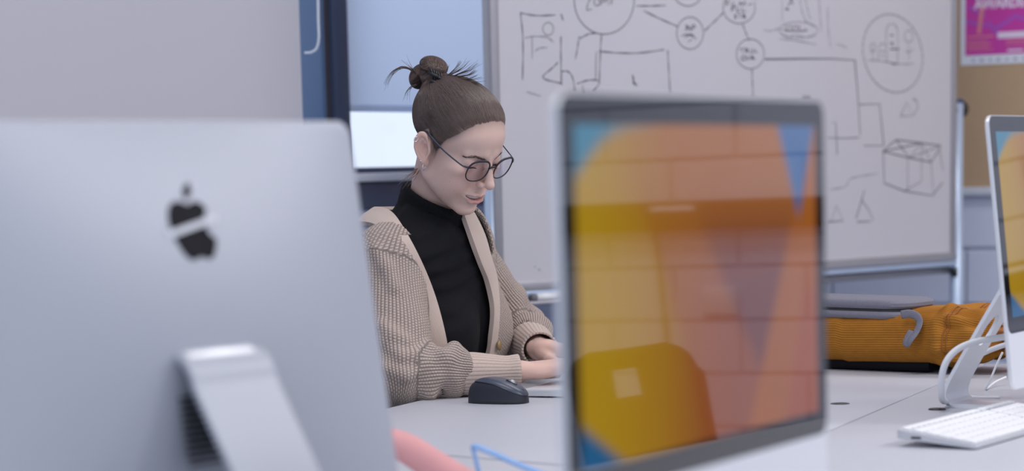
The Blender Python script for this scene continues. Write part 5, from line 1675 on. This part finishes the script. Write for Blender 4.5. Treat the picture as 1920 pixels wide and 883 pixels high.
def card(x, y, z):
    d = card_outer(x, y, z)
    a, b, h = tor(x, y, z)
    inner = np.minimum(torso(x, y, z) - .0095, arms(x, y, z, .004))
    d = smax(d, -inner, .002)
    d = smax(d, -opening(x, y, z), .004)
    d = smax(d, -((np.sqrt((a / .096) ** 2 + ((b + .012) / .150) ** 2) - 1) * .1 + np.where(h < -.075, .2, 0)), .004)
    return smax(d, -.56 - h, .004)
V, Q = surface_nets(card, NB + np.array([-.30, -.38, -.58]), NB + np.array([.34, .44, .06]), .0042)
V = project(card_outer, V, .001, 0, 1) * 0 + V
ds_ = np.stack([card_torso(*V.T) - .002, cap(*V.T, SR, ER, .058), cap(*V.T, ER, CR_, .050), cap(*V.T, SL, EL, .056), cap(*V.T, EL, CL_, .048)], 1)
which = ds_.argmin(1)
a_, b_, h_ = tor(*V.T)
uk = np.arctan2(a_, b_ + 0.0) * 0.150 / .0056; vk = h_ / .0050
def carry(n1, n2, ref):                              # parallel transport of the seam direction round the elbow
    n1 = n1 / np.linalg.norm(n1); n2 = n2 / np.linalg.norm(n2)
    ax = np.cross(n1, n2); sn = np.linalg.norm(ax); cs = n1 @ n2; ax = ax / (sn + 1e-9)
    return ref * cs + np.cross(ax, ref) * sn + ax * (ax @ ref) * (1 - cs)
warp = 0.25 * np.sin(V[:, 0] * 60 + V[:, 2] * 35) + 0.25 * np.sin(V[:, 1] * 70 - V[:, 2] * 48)
for k, (p0, p1, p2, ref) in enumerate(((SR, ER, CR_, np.array([0.3, 1.0, 0.0])), (SL, EL, CL_, np.array([-1.0, .5, 0.0])))):
    n1 = (p1 - p0) / np.linalg.norm(p1 - p0)
    ref = ref - n1 * (ref @ n1)
    ta, an_a = seg_ta(V, p0, p1, -ref)
    tb, an_b = seg_ta(V, p1, p2, -carry(p1 - p0, p2 - p1, ref))
    L1 = np.linalg.norm(p1 - p0)
    m = which == 2 * k + 1
    uk = np.where(m, an_a * .060 / .0058, uk); vk = np.where(m, ta / .0050, vk)
    m = which == 2 * k + 2
    uk = np.where(m, an_b * .060 / .0058, uk); vk = np.where(m, (tb + L1) / .0050, vk)
uk = uk + warp; vk = vk + warp * .6
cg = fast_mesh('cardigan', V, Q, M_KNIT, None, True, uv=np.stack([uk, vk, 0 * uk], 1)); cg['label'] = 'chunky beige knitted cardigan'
adopt(cg, woman)
# button bands: strips lying on the cardigan edge
def band(name, inner, outer, tail):
    NC = 9
    rows = []
    fb = lambda x, y, z: card_torso(x, y, z) - .0035
    for i in range(len(inner)):
        row = [hit(*(inner[i] + (outer[i] - inner[i]) * k / (NC - 1)), fb) for k in range(NC)]
        rows.append(row)
    R_ = np.array(rows)
    # smooth along the length
    for _ in range(3):
        R_[1:-1] = .25 * R_[:-2] + .5 * R_[1:-1] + .25 * R_[2:]
    if tail is not None:
        T_ = tail(R_[0]); R_ = np.concatenate([T_, R_], 0)
        for _ in range(14):
            R_[1:-1] = .25 * R_[:-2] + .5 * R_[1:-1] + .25 * R_[2:]
    n, m_ = R_.shape[:2]
    tu = np.gradient(R_, axis=0); tv = np.gradient(R_, axis=1)
    nn = np.cross(tu, tv); nn /= np.linalg.norm(nn, axis=2, keepdims=True) + 1e-9
    s_ = np.sign((nn * (CAM - R_)).sum(2).mean())
    nn = nn * s_
    edge = np.sin(np.linspace(0, math.pi, m_)) ** .5
    top = R_ + nn * .0012 * edge[None, :, None]; bot = R_ - nn * .009
    Vv = np.concatenate([top.reshape(-1, 3), bot.reshape(-1, 3)])
    idx = np.arange(n * m_).reshape(n, m_); o = n * m_
    Qf = [np.stack([idx[:-1, :-1], idx[1:, :-1], idx[1:, 1:], idx[:-1, 1:]], -1).reshape(-1, 4)]
    Qf.append(Qf[0][:, ::-1] + o)
    for e in (idx[:, 0], idx[:, -1], idx[0, :], idx[-1, :]):
        Qf.append(np.stack([e[:-1], e[1:], e[1:] + o, e[:-1] + o], 1))
    u_ = np.tile(np.linspace(0, 14, m_)[None, :], (n, 1)); v_ = np.tile(np.arange(n)[:, None] * 2.0, (1, m_))
    uvv = np.stack([u_, v_, 0 * u_], -1).reshape(-1, 3)
    ob = fast_mesh(name, Vv, np.vstack(Qf), M_BAND, None, True, uv=np.vstack([uvv, uvv]))
    bm = bmesh.new(); bm.from_mesh(ob.data); bmesh.ops.recalc_face_normals(bm, faces=bm.faces); bm.to_mesh(ob.data); bm.free()
    ob.data.shade_smooth(); ob.data.set_sharp_from_angle(angle=math.radians(50))
    ob['label'] = 'smooth fine rib edge band of the cardigan'
    return adopt(ob, woman)
def tail_r(row):
    # carry the band over the shoulder and round the back of the neck
    out = []
    n = 26
    m_ = len(row)
    for k in range(n, 0, -1):
        u = k / n
        sm = u * u * (3 - 2 * u)
        q = []
        for j, p in enumerate(row):
            d = p - NB
            a = d @ LT; b = d @ FT; h = d[2]
            r = math.hypot(a, b); ph_ = math.atan2(b, a) % (2 * math.pi)
            rt, ht = .084 + .012 * j / (m_ - 1), .014 - .034 * j / (m_ - 1)
            ph2 = ph_ + (math.radians(320) - ph_) * u
            r2 = r + (rt - r) * sm; h2 = h + (ht - h) * sm
            q.append(NB + LT * (r2 * math.cos(ph2)) + FT * (r2 * math.sin(ph2)) + np.array([0, 0, h2]))
        out.append(q)
    return np.array(out)
band('button_band', RI, RO, tail_r)
band('button_band', LI, LO, None)
# cuffs: ribbed open tubes
def cuff(p0, p1, r0, r1, sq, label):
    n = (p1 - p0) / np.linalg.norm(p1 - p0)
    upv = np.array([0, 0, 1.0]) - n * n[2]; upv /= np.linalg.norm(upv); sd = np.cross(n, upv)
    NA_, NL = 224, 18
    V, uvs = [], []
    prof = [(t, 0.0) for t in np.linspace(0, 1, NL)] + [(1.008, -.0012), (1.006, -.0035), (.97, -.0040), (.55, -.0040)]
    for (t, o) in prof:
        r = r0 + (r1 - r0) * min(1, t * 1.2) + .0025 * math.sin(min(t, 1) * 5) * (1 - t) + .0022 * sstep(.75, 1.0, np.array(t))
        for j in range(NA_):
            a = 2 * math.pi * j / NA_ + math.pi * .75
            rib = .0011 * abs(math.sin(a * 16)) if o > -.003 else 0
            V.append(p0 + (p1 - p0) * t + (upv * math.cos(a) * sq + sd * math.sin(a)) * (r + rib + o)); uvs.append((a * 16 / math.pi, t * 14, 0))
    Q = []
    for i in range(len(prof) - 1):
        for j in range(NA_):
            Q.append((i * NA_ + j, i * NA_ + (j + 1) % NA_, (i + 1) * NA_ + (j + 1) % NA_, (i + 1) * NA_ + j))
    o = fast_mesh('cuff', V, np.array(Q)[:, ::-1], M_CUFF, None, True, uv=uvs); o['label'] = label
    return adopt(o, woman)
dR = (WR_ - ER) / np.linalg.norm(WR_ - ER); dL = (WL_ - EL) / np.linalg.norm(WL_ - EL)
cuff(CR_ - dR * .012, WR_ + dR * .004, .038, .0285, .95, 'ribbed beige cuff of the near sleeve')
cuff(CL_ - dL * .012, WL_ + dL * .002, .038, .0310, .95, 'ribbed beige cuff of the far sleeve')
# button
bp0 = hit(935, 648, lambda x, y, z: card_torso(x, y, z) - .006)
vdir = CAM - bp0; vdir /= np.linalg.norm(vdir)
adopt(tube('button', [bp0, bp0 + FT * .002, bp0 + FT * .004], [.0085, .009, .006], mat('horn_button', srgb(150, 125, 85), 0.3, noise=.2, nscale=120), None, 18), woman)
# trousers and shoes under the desk
M_TROU = mat('dark_trousers', (0.015, 0.017, 0.028), 0.9, noise=0.1)
V, Q = surface_nets(lambda x, y, z: smax(np.minimum(legs(x, y, z) - .006, torso(x, y, z) - .004), np.maximum(.10 - z, z - NB[2] + .47), .01), HIP + np.array([-.35, -.5, -.62]), HIP + np.array([.66, .4, .12]), .010)
adopt(fast_mesh('trousers', V, Q, M_TROU), woman)
V, Q = surface_nets(lambda x, y, z: smax(smax(legs(x, y, z) - .010, z - .115, .01), -z, .004), HIP + np.array([-.3, -.5, -.58]), HIP + np.array([.72, .4, -.3]), .009)
V[:, 2] = np.maximum(V[:, 2], 0.001)
adopt(fast_mesh('shoes', V, Q, M_BLACK), woman)
shell_chair('shell_chair', (HIP[0] + FT[0] * -.02, HIP[1] + FT[1] * -.02, 0), math.atan2(FT[0], -FT[1]), 'black shell chair the woman sits on', M_CHAIR)

# ------------------------------------------------------------------ eyeglasses
M_RIM = mat('dark_navy_acetate', srgb(22, 22, 36), 0.35, noise=0.05)
M_TEMPLE = mat('blue_black_temple', srgb(38, 44, 64), 0.3, noise=0.05)
M_LENS = bpy.data.materials.new('spectacle_lens'); M_LENS.use_nodes = True
nt = M_LENS.node_tree; nt.nodes.remove(nt.nodes['Principled BSDF'])
tr2 = nt.nodes.new('ShaderNodeBsdfTransparent'); tr2.inputs[0].default_value = (0.97, 0.955, 1.0, 1)
gl2 = nt.nodes.new('ShaderNodeBsdfGlossy'); gl2.inputs['Roughness'].default_value = 0.02
fr = nt.nodes.new('ShaderNodeFresnel'); fr.inputs[0].default_value = 1.5
mx2 = nt.nodes.new('ShaderNodeMixShader'); nt.links.new(fr.outputs[0], mx2.inputs[0]); nt.links.new(tr2.outputs[0], mx2.inputs[1]); nt.links.new(gl2.outputs[0], mx2.inputs[2])
nt.links.new(mx2.outputs[0], nt.nodes['Material Output'].inputs[0])
gls = empty('eyeglasses', h2w((100, 0, 5))); tag(gls, 'round dark-rimmed eyeglasses worn by the woman', 'glasses')
M_SILVER_ = mat('clear_nose_pad', (0.45, 0.34, 0.31), 0.3)
def gx(y, z): return 101.5 - 0.0022 * y * y + 0.10 * (z - 7)
for s in (-1, 1):
    cy, cz, ry, rz = 32.5 * s, 7.0, 24.0, 21.5
    ring = []
    for a in np.linspace(0, 2 * math.pi, 64, endpoint=False):
        c, n_ = superell(a, 2.4)
        yy, zz = cy + ry * c, cz + rz * n_ + (1.2 if n_ > 0 else 0) * abs(c)
        ring.append((gx(yy, zz), yy, zz))
    adopt(tube('rim', h2w(ring), np.array([.0011 + .0009 * max(0, math.sin(a)) for a in np.linspace(0, 2 * math.pi, 64, endpoint=False)]), M_RIM, None, 8, closed=True), gls)
    cen = np.mean(np.array(ring), 0)
    Vl = [h2w(cen + np.array([.8, 0, 0]))] + [h2w(q) for q in ring]
    adopt(mesh_obj('lens', Vl, [(0, 1 + k, 1 + (k + 1) % 64) for k in range(64)], M_LENS, None, True), gls)
    tp = [(gx(57, 14), 57 * s, 15), (92, 62 * s, 15.5), (84, 67 * s, 16), (50, 73 * s, 20), (20, 75.5 * s, 25), (0, 76 * s, 29), (-12, 74 * s, 28), (-24, 71 * s, 16)]
    adopt(tube('temple', h2w(spline(np.array(tp), 30)), np.interp(np.linspace(0, 1, 30), [0, .15, .25, 1], [.0019, .0016, .0012, .0024]), M_TEMPLE, None, 8, .7), gls)
    adopt(tube('nose_pad', h2w([(96, 9.5 * s, 5), (94, 11 * s, 1), (92.5, 12.5 * s, -3)]), [.0006, .0012, .0008], M_SILVER_, None, 8, .6), gls)
adopt(tube('bridge', h2w(spline(np.array([(gx(10, 11), 9.5, 11), (102.5, 4, 14), (102.8, 0, 14.6), (102.5, -4, 14), (gx(10, 11), -9.5, 11)]), 16)), .0019, M_RIM, None, 8), gls)
# earrings
M_SILVER = mat('silver', (0.75, 0.75, 0.78), 0.2, 1.0, noise=0.05)
def ear_pt(px, py):
    d = ray(px, py)
    ts = np.linspace(4.05, 4.32, 400) / d[1]
    p = w2h(CAM + d * ts[:, None])
    f = head(p[:, 0], p[:, 1], p[:, 2])
    k = np.argmax(f < 0) if (f < 0).any() else int(np.argmin(f))
    return CAM + d * ts[k]
def hoop(px, py, r, label, off=0.0012, tilt=0):
    c = ear_pt(px, py) + np.array([0, -off, -r * .7])
    e1, e2 = np.array([.35, .9, 0]), np.array([0, 0, 1.0])
    e1 = e1 / np.linalg.norm(e1)
    if tilt: e1 = np.array([.9, .2, .3])
    ring = [c + e1 * r * math.cos(a) + e2 * r * math.sin(a) for a in np.linspace(0, 2 * math.pi, 24, endpoint=False)]
    o = tube('earring', ring, .0007, M_SILVER, None, 6, closed=True)
    tag(o, label, 'earring', 'earrings on the near ear')
hoop(795, 309, .0055, 'small silver hoop hanging from the ear lobe')
hoop(780, 258, .0038, 'silver cuff ring at the top of the ear', tilt=1)
sp0 = ear_pt(789, 302)
o = tube('earring', [sp0 + np.array([0, .001, 0]), sp0 + np.array([0, -.0006, 0]), sp0 + np.array([0, -.0016, 0])], [.0014, .0016, .0008], M_SILVER, None, 10); tag(o, 'tiny silver stud above the ear lobe', 'earring', 'earrings on the near ear')
# claw clip
clip = empty('hair_claw_clip', P(818, 150, 4.21)); tag(clip, 'small black claw clip holding the bun', 'hair clip')
cc0 = P(818, 146, 4.205)
for k in range(5):
    o0 = (k - 2) * .0052
    q = [cc0 + np.array([o0 * .8 - .004, .012, .014 - o0 * .4]), cc0 + np.array([o0 * .8, -.002, .010 - o0 * .4]), cc0 + np.array([o0 * .8 + .003, -.004, -.002 - o0 * .5]), cc0 + np.array([o0 * .8 + .002, .010, -.014 - o0 * .5])]
    adopt(tube('prong', spline(np.array(q), 12), [.0015] * 8 + [.0013, .0012, .0010, .0007], M_BLACK, None, 8), clip)
adopt(tube('spine', [cc0 + np.array([-.014, -.0035, .010]), cc0 + np.array([0, -.0045, .003]), cc0 + np.array([.014, -.0035, -.006])], .0032, M_BLACK, None, 10), clip)
adopt(tube('grip', spline(np.array([cc0 + np.array([-.010, -.004, -.004]), cc0 + np.array([.0, -.0075, -.010]), cc0 + np.array([.013, -.005, -.018])]), 10), [.0025, .003, .0034, .0036, .0036, .0034, .0032, .003, .0024, .0015], M_BLACK, None, 8, .6), clip)
adopt(tube('spring', [cc0 + np.array([-.004, -.005, .006]), cc0 + np.array([.004, -.006, .001])], .0020, M_BLACK, None, 10), clip)
